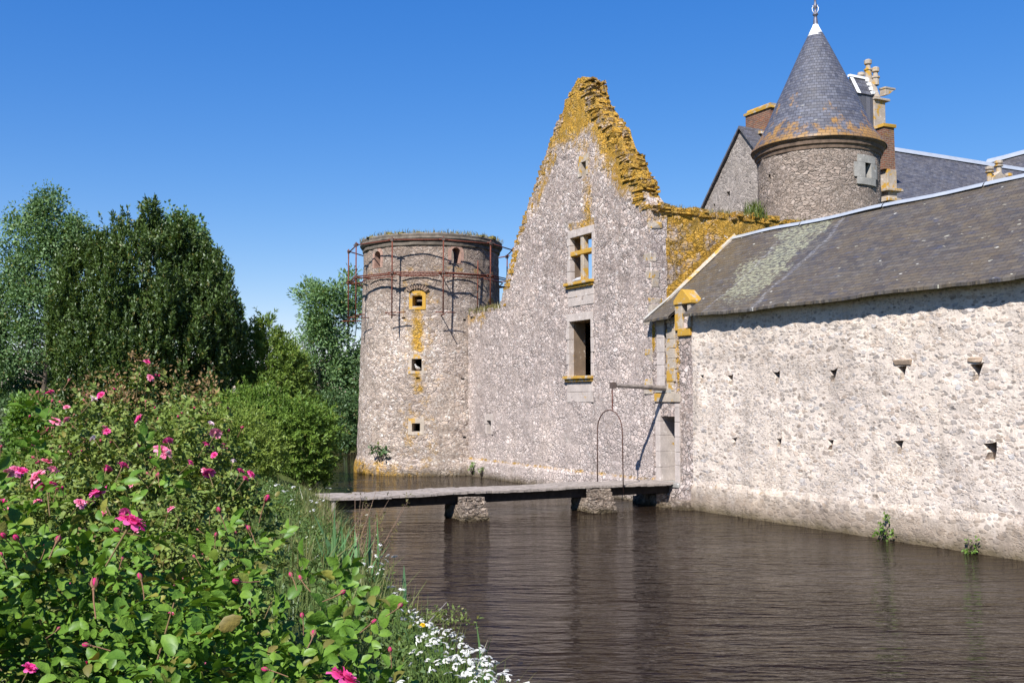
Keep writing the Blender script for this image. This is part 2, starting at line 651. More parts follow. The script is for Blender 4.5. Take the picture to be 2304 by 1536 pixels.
    N.pbr(col, N.mr(rnd, 0, 1, .42, .75), N.bump(h, .8, .018), .4)
    return N.m


def plain(name, col, rough=.8, metal=0.0, var=.25, scale=12, bump=.2, dist=.01, spec=.3, col2=None):
    N = NT(name)
    co = N.coord()
    a = N.noise(co, scale, 4, .65)
    c = N.mix(N.mr(a, .3, .7), tuple(q * (1 - var) for q in col), col2 or tuple(min(1, q * (1 + var)) for q in col))
    N.pbr(c, rough, N.bump(a, bump, dist) if bump else None, spec, metal)
    return N.m


def brick(name):
    N = NT(name)
    co = N.coord()
    x, y, z = N.xyz(co)
    cc = N.n('ShaderNodeCombineXYZ')
    N.put(cc.inputs[0], N.math('ADD', x, y))
    N.put(cc.inputs[1], z)
    br = N.n('ShaderNodeTexBrick')
    N.put(br.inputs['Vector'], cc.outputs[0])
    br.inputs['Scale'].default_value = 1
    br.inputs['Brick Width'].default_value = .22
    br.inputs['Row Height'].default_value = .075
    br.inputs['Mortar Size'].default_value = .012
    br.inputs['Color1'].default_value = (.20, .075, .045, 1)
    br.inputs['Color2'].default_value = (.13, .07, .055, 1)
    br.inputs['Mortar'].default_value = (.20, .16, .12, 1)
    a = N.noise(co, 5, 4, .7)
    col = N.mix(.7, br.outputs['Color'], N.ramp(a, [(.3, (.55, .55, .6)), (.5, (1, 1, 1)), (.7, (1.35, 1.25, 1.1))]), 'MULTIPLY')
    col = N.mix(N.mr(N.noise(co, 2.2, 5, .7), .60, .68, 0, .7), col, (.25, .15, .04))
    N.pbr(col, .9, N.bump(N.math('SUBTRACT', a, br.outputs['Fac']), .6, .02), .15)
    return N.m


def leaf(name, c1, c2, trans=.35, gloss=.06, grough=.35, nscale=.9, vein=False, back=None):
    N = NT(name)
    ri = N.n('ShaderNodeNewGeometry')
    f = N.math('ADD', N.math('MULTIPLY', ri.outputs['Random Per Island'], .65), N.math('MULTIPLY', N.mr(N.noise(N.coord(), nscale, 3, .6), .3, .7), .45), clamp=True)
    col = N.mix(f, c1, c2)
    r2 = N.math('FRACT', N.math('MULTIPLY', ri.outputs['Random Per Island'], 37.7))
    col = N.mix(N.mr(r2, .955, .985, 0, .6), col, (.26, .20, .05))
    if vein:                                # blotches, dull patches and crumple of rose leaves
        fn_ = N.noise(N.coord(), 55, 4, .7)
        col = N.mix(.8, col, N.ramp(fn_, [(.3, (.66, .70, .7)), (.5, (1, 1, 1)), (.72, (1.25, 1.18, 1.1))]), 'MULTIPLY')
        r3 = N.math('FRACT', N.math('MULTIPLY', ri.outputs['Random Per Island'], 91.3))
        col = N.mix(N.mr(r3, .90, .95, 0, .55), col, (.17, .10, .04))
    d = N.n('ShaderNodeBsdfDiffuse')
    N.put(d.inputs[0], col)
    if vein:
        bn = N.bump(N.noise(N.coord(), 90, 3, .6), .7, .006)
        N.put(d.inputs['Normal'], bn)
    t = N.n('ShaderNodeBsdfTranslucent')
    N.put(t.inputs[0], N.mix(1.0, col, (1.25, 1.25, .5), 'MULTIPLY'))
    m1 = N.n('ShaderNodeMixShader')
    m1.inputs[0].default_value = trans
    N.t.links.new(d.outputs[0], m1.inputs[1])
    N.t.links.new(t.outputs[0], m1.inputs[2])
    g = N.n('ShaderNodeBsdfGlossy')
    g.inputs['Roughness'].default_value = grough
    g.inputs[0].default_value = (.9, .95, 1, 1)
    m2 = N.n('ShaderNodeMixShader')
    m2.inputs[0].default_value = gloss
    N.t.links.new(m1.outputs[0], m2.inputs[1])
    N.t.links.new(g.outputs[0], m2.inputs[2])
    N.t.links.new(m2.outputs[0], N.out.inputs[0])
    return N.m


# --- moss distributions (facade coordinates)
def moss_gable(N, x, y, z):
    xe = N.math('SUBTRACT', -3.4, N.math('MULTIPLY', N.math('SUBTRACT', z, 12.2), .69))
    t1 = N.math('MULTIPLY', N.mr(N.math('SUBTRACT', x, xe), -2.7, -.5), N.mr(z, 7.6, 9.0))
    t1b = N.math('MULTIPLY', N.math('MULTIPLY', N.mr(x, -1.7, -.6), N.mr(z, 6.3, 7.8)), .62)
    t2 = N.mr(z, 9.7, 11.3, 0, .95)
    xl = N.math('ADD', -10.0, N.math('DIVIDE', N.math('SUBTRACT', z, 6.0), 1.10))
    t3 = N.math('MULTIPLY', N.mr(N.math('SUBTRACT', x, xl), .75, .1), N.mr(z, 7.6, 9.4, 0, .62))
    col = N.math('MULTIPLY', N.math('MULTIPLY', N.mr(N.math('ABSOLUTE', N.math('ADD', x, 3.9)), .15, .75, 1, 0), N.mr(z, 7.6, 8.2)), .62)
    w1 = N.math('MULTIPLY', N.math('MULTIPLY', N.mr(N.math('ABSOLUTE', N.math('ADD', x, 4.25)), .7, 1.1, 1, 0), N.mr(N.math('ABSOLUTE', N.math('SUBTRACT', z, 8.0)), .15, .4, 1, 0)), .75)
    pl = N.math('MULTIPLY', N.mr(N.math('ABSOLUTE', N.math('SUBTRACT', z, .62)), .02, .14, 1, 0), .62)
    j = N.math('MULTIPLY', N.math('MULTIPLY', N.mr(x, -9.5, -11.2), N.mr(z, 4.6, 5.9)), .75)
    return mx(N, t1, t1b, t2, t3, col, w1, pl, j)


def moss_side(N, x, y, z):
    rl_ = N.math('SUBTRACT', z, N.math('ADD', 5.1, N.math('MULTIPLY', y, .787)))
    return mx(N, N.math('ADD', N.mr(z, 5.2, 7.9, .50, .88), N.mr(y, .0, .9, -.12, .04)), N.mr(rl_, .25, .55, 1.0, 0))


def moss_tower(N, x, y, z):
    a = N.mr(N.math('ABSOLUTE', N.math('ADD', x, .50)), .08, .62, 1, 0)
    s1 = N.math('MULTIPLY', N.math('MULTIPLY', a, .82), N.math('MULTIPLY', N.mr(z, 4.2, 4.6), N.mr(z, 6.7, 7.0, 1, 0)))
    s2 = N.math('MULTIPLY', N.math('MULTIPLY', a, N.mr(N.math('ABSOLUTE', N.math('SUBTRACT', z, 3.35)), .35, .6, 1, 0)), .74)
    b = N.mr(N.math('ABSOLUTE', N.math('ADD', x, .45)), .4, 1.6, .52, 0)
    s3 = N.math('MULTIPLY', b, N.mr(z, 7.0, 7.6, 1, 0))
    base = N.math('MULTIPLY', N.mr(z, .40, .80, .78, 0), N.mr(x, -2.6, 1.2, 1, .4))
    sill = N.math('MULTIPLY', N.mr(N.math('ABSOLUTE', N.math('SUBTRACT', z, 7.6)), .08, .2, 1, 0), .5)
    s4 = N.math('MULTIPLY', N.mr(N.math('ABSOLUTE', N.math('ADD', x, .98)), .05, .2, .62, 0), N.math('MULTIPLY', N.mr(z, 5.4, 5.7), N.mr(z, 7.2, 7.4, 1, 0)))
    right = N.math('MULTIPLY', N.mr(x, 1.6, 2.2), N.mr(N.math('ABSOLUTE', N.math('SUBTRACT', z, 6.2)), .4, .9, .62, 0))
    return mx(N, s1, s2, s3, base, sill, s4, right)


def moss_turret(N, x, y, z):
    a = N.math('MULTIPLY', N.mr(N.math('ADD', x, 1.5), .0, .35, .62, 0), N.mr(z, 7.5, 9.9, .95, .35))
    return a


def moss_barn(N, x, y, z):
    q = N.math('MULTIPLY', N.mr(N.math('ABSOLUTE', N.math('SUBTRACT', z, .6)), .03, .16, 1, 0), .42)
    return N.math('MULTIPLY', q, N.mr(x, 2, 7, 1, .3))


def moss_gate(N, x, y, z):
    a = N.math('MULTIPLY', N.mr(N.math('ABSOLUTE', N.math('ADD', x, .55)), .04, .2, .75, 0), N.mr(z, 3.2, 4.2))
    b = N.math('MULTIPLY', N.mr(N.math('ABSOLUTE', N.math('SUBTRACT', x, .55)), .04, .16, .62, 0), N.mr(z, 2.6, 3.0))
    c = N.math('MULTIPLY', N.mr(N.math('ABSOLUTE', N.math('SUBTRACT', z, .66)), .03, .2, 1, 0), .5)
    return mx(N, a, b, c)


GREY = [(.25, .195, .175), (.46, .385, .36), (.36, .285, .255), (.54, .465, .435), (.43, .34, .295), (.60, .525, .50)]
M = {}
M['gable'] = stone('gable_rubble', GREY, (.59, .51, .475), 6.6, .085, 1.5, .9, moss=moss_gable, dark=.40, wet=.28, bump=.95, dirt=(1.5, 7.5, (.60, .52, .49), .42), mossgain=3.4, white_over=.5)
M['side'] = stone('side_rubble', GREY, (.36, .30, .25), 5.2, .07, 2.5, .8, moss=moss_side, dark=.45, bump=1.0, mossgain=3, white_over=.85)
M['broken'] = stone('broken_rubble', GREY, (.36, .30, .25), 6.0, .07, 1.8, .7, moss=lambda N, x, y, z: N.mr(z, 7.9, 12.5, .86, .70), dark=.4, bump=1.0, mossgain=3.5)
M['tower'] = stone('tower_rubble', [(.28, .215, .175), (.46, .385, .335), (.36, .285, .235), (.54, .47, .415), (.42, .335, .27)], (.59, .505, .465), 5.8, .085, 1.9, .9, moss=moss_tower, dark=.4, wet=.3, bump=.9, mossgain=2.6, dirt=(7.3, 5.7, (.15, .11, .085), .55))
M['barn'] = stone('barn_rubble', [(.50, .425, .365), (.40, .365, .35), (.56, .48, .415), (.45, .365, .30), (.53, .45, .39), (.45, .43, .425)], (.64, .555, .485), 6.6, .21, 1.9, .3, (.76, .73, .71), moss=moss_barn, dark=.42, wet=.24, bump=.5, dirt=(.30, .85, (.23, .18, .135), .80), bury=1.5, blob=True)  # strong dark specks also paint the shadow gaps beneath the stones
M['gate'] = stone('gate_rubble', GREY, (.42, .36, .33), 6.2, .08, 1.4, .6, moss=moss_gate, dark=.4, wet=.28, bump=.9)
M['turret'] = stone('turret_rubble', [(.25, .20, .17), (.36, .30, .26), (.30, .24, .20), (.40, .34, .30)], (.38, .32, .275), 4.8, .07, 2.4, .12, moss=moss_turret, dark=.4, bump=1.0)
M['house'] = stone('house_render', [(.28, .25, .23), (.34, .30, .28)], (.33, .295, .27), 6.5, .16, 1.3, .12, dark=.5, bump=.5)
M['pier'] = stone('pier_rubble', [(.26, .21, .17), (.40, .33, .27), (.32, .25, .2)], (.30, .24, .19), 6.0, .05, 2.2, .35, dark=.5, wet=.16, bump=1.1)
M['ashlar'] = ashlar('ashlar_stone')
M['shade_liner'] = ashlar('shade_brown_liner', (.17, .125, .09), .05)  # brown that stands for the dim light inside the window openings
M['ashlar_clean'] = ashlar('dressed_stone', (.44, .385, .355), .10)
M['ashlar_moss'] = ashlar('mossy_dressed_stone', (.40, .34, .27), .62)
M['ashlar_grey'] = ashlar('grey_granite', (.30, .29, .27), .02)
M['ashlar_mid'] = ashlar('weathered_dressed_stone', (.38, .325, .27), .36)


def pale_barn(N, x, v):
    x = N.math('ADD', x, N.math('MULTIPLY', N.math('SUBTRACT', N.noise(N.coord(), 1.1, 4, .65), .5), 3.0))
    a = N.math('MULTIPLY', N.mr(x, .5, 2.0), N.mr(x, 3.2, 4.1, 1, 0))
    b = N.mr(x, 3.9, 4.6, .58, .30)
    return N.math('MULTIPLY', mx(N, a, b), N.mr(v, -.3, .5, .6, 1.0))


M['slate'] = slate('barn_slate', 'xy', 1.268, (.074, .067, .062), .85, pale_barn, bw=.24, bh=.13, spots=.8)
M['slate_house'] = slate('house_slate', 'yx', 1.5, (.085, .088, .108), .3, spots=.25)
M['slate_wing'] = slate('wing_slate', 'xy', 1.4, (.085, .085, .10), .35, spots=.25)
M['slate_cone'] = slate('cone_slate', 'cone', 1, (.082, .088, .115), .26, moss=.20, bw=.135, bh=.115, spots=.45)
M['lead'] = plain('zinc_flashing', (.40, .43, .47), .45, .3, .10, 3, .1, spec=.5)
M['cap'] = plain('white_lead_cap', (.80, .80, .80), .5, 0, .06, 5, .1)
M['rust'] = plain('rusty_iron', (.12, .030, .022), .85, 0, .5, 25, .4, .004, col2=(.19, .060, .035))
M['iron'] = plain('dark_iron', (.10, .075, .065), .7, .2, .4, 25, .3, .004)
M['hoop'] = plain('dark_rusty_hoop', (.075, .038, .030), .85, 0, .4, 30, .3, .003)
M['armwood'] = plain('old_grey_beam', (.17, .145, .13), .9, 0, .45, 7, .6, .008)
M['wood'] = plain('weathered_wood', (.26, .225, .20), .9, 0, .35, 9, .5, .006)
M['darkwood'] = plain('near_black_wood', (.035, .027, .022), .9, 0, .4, 8, .5, .01)  # one even, very dark wood colour
M['brick'] = brick('old_brick')
M['dark'] = plain('dark_interior', (.03, .026, .024), 1, 0, .3, 4, 0)
M['soffit'] = plain('cornice_stone', (.135, .095, .07), .9, 0, .4, 5, .6, .02)
M['cornice'] = plain('moulded_cornice', (.13, .11, .09), .9, 0, .45, 4, .6, .02)  # colour kept dark so the tower rim looks shadowed
M['bird'] = plain('pigeon_white', (.75, .74, .73), .8, 0, .08, 20, .1)
M['birdgrey'] = plain('pigeon_grey', (.36, .37, .41), .8, 0, .2, 20, .1)
M['bark'] = plain('bark', (.085, .065, .05), .95, 0, .45, 8, .8, .03)
M['barkgrey'] = plain('grey_bark', (.16, .14, .12), .95, 0, .4, 8, .8, .03)

# ------------------------------------------------------------------ setting: ground, water
BANK = [(3.0, 1.2), (1.3, 3.4), (.55, 5.2), (.05, 7.6), (-.75, 10.3), (-1.40, 12.6), (-2.0, 15), (-2.65, 17.2), (-3.3, 19.6), (-4.05, 22.6), (-5.0, 27), (-6.1, 32), (-8.0, 43), (-9.8, 51.5)]
c1, c2, c3, c4 = W(-13, .6), W(18.2, .3), W(18.2, 9), W(-13, 3.5)
MOAT = BANK + [(-8.6, 52.8), (-3, 54.5), (3, 54), (float(c4[0]), float(c4[1])), (float(c1[0]), float(c1[1])), (float(c2[0]), float(c2[1])), (float(c2[0]) + 14, float(c2[1]) - 3), (30, -20), (9, -12)]
MP = np.array(MOAT)


def hgt(x, y):
    p = np.stack([np.asarray(x, float), np.asarray(y, float)], -1)
    sh = p.shape[:-1]
    q = p.reshape(-1, 2)
    d = np.full(len(q), 1e9)
    for a, b in zip(MP, np.roll(MP, -1, 0)):
        ab = b - a
        t = np.clip(((q - a) @ ab) / (ab @ ab), 0, 1)
        d = np.minimum(d, np.linalg.norm(q - (a + t[:, None] * ab), axis=1))
    ins = inpoly(q, MP)
    up = 1.0 * (1 - np.exp(-d / .85)) + .05 * np.minimum(d, 2)
    up *= 1 - .45 * np.exp(-((q[:, 0] + 4.3) ** 2 + (q[:, 1] - 23) ** 2) / 3.0)
    up += .05 * np.sin(q[:, 0] * 1.7 + 1) * np.cos(q[:, 1] * 1.3) * np.clip(d, 0, 1)
    h = np.where(ins, -np.minimum(d, 1.2) * .8, up)
    return h.reshape(sh)


xs = np.array([-3000, -900, -300, -150, -80, -50] + list(np.arange(-34, 9.01, .4)) + [11, 14, 18, 25, 40, 80, 200, 800, 3000.])
ys = np.array([-3000, -800, -200, -60, -25, -12] + list(np.arange(-6, 60.01, .4)) + [64, 70, 80, 100, 140, 220, 400, 900, 3500.])
X, Y = np.meshgrid(xs, ys, indexing='ij')
Z = hgt(X, Y)
nx, ny = X.shape
idx = np.arange(nx * ny).reshape(nx, ny)
quads = np.stack([idx[:-1, :-1], idx[1:, :-1], idx[1:, 1:], idx[:-1, 1:]], -1).reshape(-1, 4)
N = NT('meadow')
co = N.coord()
gcol = N.mix(N.mr(N.noise(co, 1.3, 5, .7), .35, .65), (.055, .085, .02), (.12, .15, .035))
gcol = N.mix(N.mr(N.noise(co, 7, 5, .7), .55, .75), gcol, (.10, .08, .045))
gcol = N.mix(N.mr(N.xyz(co)[2], .02, .3, .85, 0), gcol, (.05, .038, .025))
N.pbr(gcol, .95, N.bump(N.noise(co, 18, 5, .75), .9, .06), .1)
M['ground'] = N.m
g = link('ground', mesh_np('ground', np.stack([X, Y, Z], -1).reshape(-1, 3), [quads], M['ground'], True))
g['kind'] = 'structure'

N = NT('moat_water')
co = N.coord()
w1 = N.noise(N.mapping(co, (.9, 2.9, 1), rot=(0, 0, R(-5))), 1.0, 2, .5, .5)
w2 = N.noise(N.mapping(co, (2.6, 8.5, 1), (4, 9, 0), (0, 0, R(7))), 1.0, 3, .55, .4)
w3 = N.noise(N.mapping(co, (.25, .4, 1)), 1.0, 2, .5)
h = N.math('ADD', N.math('MULTIPLY', w1, 1.0), N.math('MULTIPLY', w2, .5))
h = N.math('MULTIPLY', h, N.mr(w3, .36, .62, .6, 1.3))
b = N.n('ShaderNodeBsdfPrincipled')
b.inputs['Base Color'].default_value = (.014, .009, .006, 1)
b.inputs['Roughness'].default_value = .04
b.inputs['IOR'].default_value = 1.12
N.put(b.inputs['Normal'], N.bump(h, 1.0, .072))
N.t.links.new(b.outputs[0], N.out.inputs[0])
M['water'] = N.m
wq = link('water', mesh_np('water', [(-60, -30, 0), (60, -30, 0), (60, 70, 0), (-60, 70, 0)], [[(0, 1, 2, 3)]], M['water']))
wq['kind'] = 'structure'

# ------------------------------------------------------------------ castle helpers


def bld(name, label, cat, s0, y0, group=None):
    """a thing standing in the facade frame; parts are modelled in facade coordinates"""
    t = thing(name, label, cat, W(s0, y0, 0), RZ, group)
    t['_off'] = (-s0, -y0, 0.0)
    return t


def off(t):
    q = tuple(t['_off'])
    return q


def face_fn(amp=.03, base=True, T=9):
    def fn(x, t, z):
        d = nz(x, t, z, 2.3) * amp + nz(x + 9, t, z, 6.1) * amp * .6
        e = 0.0
        if base and t < .3:
            e = -.07 * max(0.0, min(1.0, (.63 - z) / .05)) - max(0.0, .6 - z) * .05
        return (x + nz(x, t + 5, z, 3.1) * amp * .5, t + d + e, z + nz(x + 3, t, z, 2.9) * amp * .5)
    return fn


rng = random.Random(11)

# ------------------------------------------------------------------ ruined gabled house
gab = bld('ruined_house', 'roofless ruined stone house with a tall pointed gable covered in orange lichen', 'ruin', -5, .2)


def jag(pts, amp, step, seed):
    r = random.Random(seed)
    out = []
    for (a, b) in zip(pts[:-1], pts[1:]):
        a, b = np.array(a, float), np.array(b, float)
        k = max(1, int(np.linalg.norm(b - a) / step))
        for j in range(k):
            q = a + (b - a) * j / k
            out.append((q[0] + r.uniform(-amp, amp), q[1] + r.uniform(-amp, amp)))
    out.append(tuple(pts[-1]))
    return out


left_edge = [(-9.72, 5.95), (-9.35, 6.7), (-8.56, 8.13), (-7.14, 9.80), (-5.80, 11.42), (-4.62, 12.50)]
right_edge = [(-3.62, 12.2), (-3.25, 11.5), (-2.75, 10.9), (-2.25, 10.42), (-2.0, 9.9), (-1.6, 9.62), (-1.35, 9.1), (-1.05, 8.8), (-.9, 8.3), (-.62, 8.02)]
outl = [(-.6, -1.0)] + [(-.6, 8.0)] + jag(right_edge[::-1], .05, .18, 5) + jag([(-3.7, 12.28), (-4.1, 12.6), (-4.45, 12.66), (-4.62, 12.5)], .04, .15, 3) + jag(left_edge[::-1], .045, .2, 9) + [(-9.72, 5.9), (-9.72, -1.0)]
UW = rect(-4.91, 6.33, -3.615, 7.75)
LW = rect(-4.98, 3.47, -3.70, 5.17)
SL = rect(-4.23, 9.53, -3.93, 9.98)
o = slab(outl, [UW, LW, SL], .52, .13, face_fn(.035)).build('gable_wall', M['gable'], gab, off(gab))

# ragged broken edge: courses of stones
m = MB()
re = np.array(right_edge)
z = 7.98
while z < 12.4:
    hgtc = rng.uniform(.045, .105)
    xe = float(np.interp(z, re[::-1, 1], re[::-1, 0]))
    yy = -.03
    while yy < .5:
        wd = rng.uniform(.12, .30)
        x1 = xe + rng.uniform(-.18, .09)
        m.box((x1 - rng.uniform(.35, .6), yy, z), (x1, min(yy + wd, .53) - .012, z + hgtc - .012), .028, rng, rng.uniform(-.14, .14))
        yy += wd
    z += hgtc
for k in range(26):
    x1 = rng.uniform(-4.7, -3.5)
    zz = 12.45 - abs(x1 + 4.4) * .32 + rng.uniform(-.12, .1)
    yy = rng.uniform(-.02, .4)
    m.box((x1 - .14, yy, zz - .1), (x1 + rng.uniform(.02, .16), yy + rng.uniform(.12, .25), zz + .06), .03, rng, rng.uniform(-.4, .4))
le = np.array(left_edge)
z = 6.0
while z < 12.4:
    hgtc = rng.uniform(.09, .2)
    xe = float(np.interp(z, le[:, 1], le[:, 0]))
    for yy in (0.0, .2, .36):
        m.box((xe + rng.uniform(-.09, .02), yy, z), (xe + .4, yy + rng.uniform(.14, .2), z + hgtc - .02), .025, rng)
    z += hgtc
m.build('broken_masonry', M['broken'], gab, off(gab))

# side wall running back, mossy, flat broken top
top = jag([(.52, 8.0), (1.4, 8.06), (2.4, 7.98), (3.2, 8.05), (4.3, 8.0), (6.4, 7.95)], .05, .2, 21)


def side_fn(x, t, z):
    d = nz(x + 4, t, z, 2.3) * .05 + nz(x, t, z, 6.5) * .035
    return (-.6 - t - d, x, z)


slab([(.52, -1)] + top + [(6.4, -1)], [], .55, .13, side_fn).build('side_wall', M['side'], gab, off(gab))
m = MB()
for row in range(2):
    yy = .0
    while yy < 6.2:
        wd = rng.uniform(.16, .42)
        xx = -.56
        for k in range(2):
            dx = rng.uniform(.2, .32)
            m.box((xx - dx, yy, 7.88 + row * .1), (xx + rng.uniform(-.04, .05), yy + wd - .015, 7.97 + row * .1 + rng.uniform(-.03, .08)), .025, rng, rng.uniform(-.1, .1))
            xx -= dx
        yy += wd
        if row and rng.random() < .4:
            yy += .4
m.build('wall_top_stones', M['side'], gab, off(gab))
# corner quoins, whitish blocks
m = MB()
z = 2.9
while z < 7.9:
    hh = rng.uniform(.14, .30)
    if rng.random() < .55:
        L = rng.choice([.16, .26, .36])
        m = MB()
        m.box((-.6 - L, -.012, z), (-.585, (.5 - L) , z + hh - .02), .022, rng)
        m.build('quoin_stone', M['ashlar_mid'], gab, off(gab), bevel=.015)
    z += hh
# fillet of mortar where the barn roof meets the wall
m = MB()
m.add([(-.585, -.05, 5.08), (-.5, -.05, 5.02), (-.5, 2.86, 7.40), (-.585, 2.86, 7.49), (-.7, -.05, 5.08), (-.7, 2.86, 7.49)], [(0, 1, 2, 3), (4, 0, 3, 5), (0, 4, 1), (3, 2, 5)])
m.build('mortar_fillet', M['ashlar_mid'], gab, off(gab))
# other walls and the surviving floor, which keep the inside dark
m = MB()
m.box((-9.7, .6, 5.75), (-1.16, 6.2, 5.95))
m.build('vault_floor', M['side'], gab, off(gab))
m = MB()
m.box((-9.7, 6.2, -1), (-1.16, 6.7, 6.3))
m.build('rear_wall', M['side'], gab, off(gab))
m = MB()
m.box((-9.7, .53, -1), (-9.2, 6.2, 5.75))
m.build('end_wall', M['side'], gab, off(gab))


def window(parent, r, mat, sill=True, apron=0.0, lintel=.3, jamb=.12, mull=False, name='window', sillmat=None):
    (x0, z0), (x1, z1) = r[0], r[2]
    rr = random.Random(int(abs(x0) * 100))
    m = MB()
    z = z0
    while z < z1 - .05:                      # jamb blocks with their joints
        hh = min(rr.uniform(.3, .45), z1 - z)
        if z1 - z - hh < .12:
            hh = z1 - z
        for sx, xa in ((-1, x0), (1, x1)):
            L = jamb * rr.choice([.75, 1.35])
            a, b = (xa - L, xa + .012) if sx < 0 else (xa - .012, xa + L)
            m.box((a, -.022, z + .006), (b, .42, z + hh - .006), .004, rr)
        z += hh
    xa, n = x0 - jamb, 3
    wdt = (x1 - x0 + 2 * jamb) / n
    for k in range(n):
        m.box((xa + k * wdt + .006, -.024, z1 - .012), (xa + (k + 1) * wdt - .006, .42, z1 + lintel), .005, rr)
    fr = m.build(name, mat, parent, off(parent), bevel=.008)
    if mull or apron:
        q = MB()  # thin liner with the shade of far jamb and lintel put into its colour
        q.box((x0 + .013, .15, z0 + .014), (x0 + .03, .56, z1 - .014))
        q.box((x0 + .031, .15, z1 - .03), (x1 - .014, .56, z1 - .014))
        q.build('shade_liner', M['shade_liner'], fr)
    if sill:
        s = MB()
        s.box((x0 - .2, -.15, z0 - .075), (x1 + .1, .4, z0 + .012))
        s.box((x0 - .16, -.09, z0 - .16), (x1 + .06, .3, z0 - .078))
        s.build('sill', sillmat or M['ashlar_moss'], fr, bevel=.012)
    if apron:
        s = MB()
        for k in range(2):
            for j in range(2):
                xm = x0 - .12 + (x1 - x0 + .2) * j / 2
                s.box((xm + .005, -.018, z0 - .165 - apron * (k + 1) / 2 + .006), (xm + (x1 - x0 + .2) / 2 - .005, .05, z0 - .165 - apron * k / 2 - .004), .004, rr)
        s.build('apron', M['ashlar_clean'], fr, bevel=.006)
    if mull:
        s = MB()
        xc = (x0 + x1) / 2
        zt = z0 + (z1 - z0) * .64
        s.box((xc - .085, .02, z0), (xc + .085, .22, zt - .07))
        s.box((xc - .085, .02, zt + .07), (xc + .085, .22, z1))
        s.build('mullion', M['ashlar_mid'], fr, bevel=.02)
        s = MB()
        s.box((x0 - .01, .0, zt - .072), (x1 + .01, .24, zt + .072))
        s.build('transom', M['ashlar_moss'], fr, bevel=.02)
    return fr


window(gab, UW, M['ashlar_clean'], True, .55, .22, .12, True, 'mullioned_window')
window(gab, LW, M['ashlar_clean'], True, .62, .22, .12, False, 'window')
window(gab, SL, M['ashlar_mid'], False, 0, .2, .13, False, 'slit_window')
# moss crown and grass on the wall heads
NG = {}


def blades(Pts, h, wd, lean, seed, up=(0, 0, 1)):
    r = np.random.RandomState(seed)
    Pts = np.asarray(Pts, float)
    n = len(Pts)
    a = r.rand(n) * 2 * np.pi
    hh = h * (.5 + r.rand(n))
    ww = wd * (.6 + .8 * r.rand(n))
    l = lean * r.rand(n)
    d = np.stack([np.cos(a), np.sin(a), 0 * a], -1)
    sd = np.stack([-np.sin(a + r.randn(n) * .4), np.cos(a + r.randn(n) * .4), 0 * a], -1)
    z = np.array([[0, 0, 1.]])
    mid = Pts + z * (hh * .55)[:, None] + d * (hh * l * .25)[:, None]
    tip = Pts + z * (hh * (1 - .25 * l))[:, None] + d * (hh * l)[:, None]
    s = sd * ww[:, None] * .5
    V = np.stack([Pts - s, Pts + s, mid + s * .8, mid - s * .8, tip + s * .08, tip - s * .08], 1).reshape(-1, 3)
    b = np.arange(n) * 6
    q = np.concatenate([np.stack([b, b + 1, b + 2, b + 3], -1), np.stack([b + 3, b + 2, b + 4, b + 5], -1)])
    return V, q


M['grass'] = leaf('grass_blade', (.07, .11, .02), (.17, .20, .05), .3, .04)
M['drygrass'] = leaf('dry_grass_blade', (.13, .13, .045), (.25, .21, .09), .3, .03)


def tufts(parent, name, pts, h, n, spread, seed, mat='drygrass', wd=.02):
    r = np.random.RandomState(seed)
    Pp = np.concatenate([np.array(p) + np.c_[r.randn(n, 2) * spread, r.randn(n) * .01] for p in pts])
    V, q = blades(Pp, h, wd, .7, seed)
    return link(name, mesh_np(name, V, [q], M[mat]), parent, off(parent))


tufts(gab, 'wall_top_grass', [(-.85 + rng.uniform(-.15, .15), rng.uniform(.3, 6.0), 8.02) for _ in range(40)], .13, 22, .12, 4)
tufts(gab, 'wall_top_shrub', [(-.75, 3.55 + .08 * k, 8.0) for k in range(6)], .42, 40, .12, 5, 'grass', .03)

# ------------------------------------------------------------------ curtain wall joining tower and gable
cw = bld('curtain_wall', 'low stretch of stone wall with grassy top between round tower and pointed gable', 'wall', -11, .3)
slab([(-9.725, -1), (-9.725, 5.9)] + jag([(-9.73, 5.95), (-10.6, 6.02), (-11.4, 5.85), (-12.9, 5.95)], .06, .2, 31) + [(-13.2, -1)], [rect(-10.76, 1.54, -10.4, 2.04)], .55, .13, face_fn(.035)).build('wall', M['gable'], cw, off(cw))
fr = window(cw, rect(-10.76, 1.54, -10.4, 2.04), M['ashlar_clean'], False, 0, .22, .16, False, 'window_frame')
tufts(cw, 'wall_top_grass', [(rng.uniform(-12.6, -9.9), rng.uniform(.05, .5), 5.93) for _ in range(34)], .22, 30, .1, 8)
m = MB()
for k in range(36):
    xx = rng.uniform(-12.7, -9.8)
    m.box((xx, rng.uniform(-.04, .35), 5.82), (xx + rng.uniform(.15, .35), rng.uniform(.4, .55), 5.95 + rng.uniform(0, .1)), .03, rng, rng.uniform(-.3, .3))
m.build('coping_stones', M['side'], cw, off(cw))

# ------------------------------------------------------------------ round tower
TC = W(-15.1, -.34)
tow = thing('round_tower', 'roofless round stone tower ringed by rusty scaffold tubes at the far corner of the moat', 'tower', TC, R(4.52))
RREF = 2.78


def tr(z):
    r = 2.65 + (8.6 - z) * .027
    if z < .55:
        r += .07 * min(1, (.55 - z) / .12) + (.55 - max(z, 0)) * .06
    return r


def tfn(u, t, z):
    th = u / RREF
    r = tr(z) - t + nz(u, t, z, 2.2) * .03 + nz(u + 7, t, z, 6.0) * .02
    return (r * math.sin(th), -r * math.cos(th), z)


def arch(xc, z0, z1, w_, n=8):
    zs = z1 - w_ / 2
    return [(xc - w_ / 2, z0), (xc + w_ / 2, z0)] + [(xc + w_ / 2 * math.cos(math.pi * k / n), zs + w_ / 2 * math.sin(math.pi * k / n)) for k in range(n + 1)]


def th2u(a):
    return R(a) * RREF


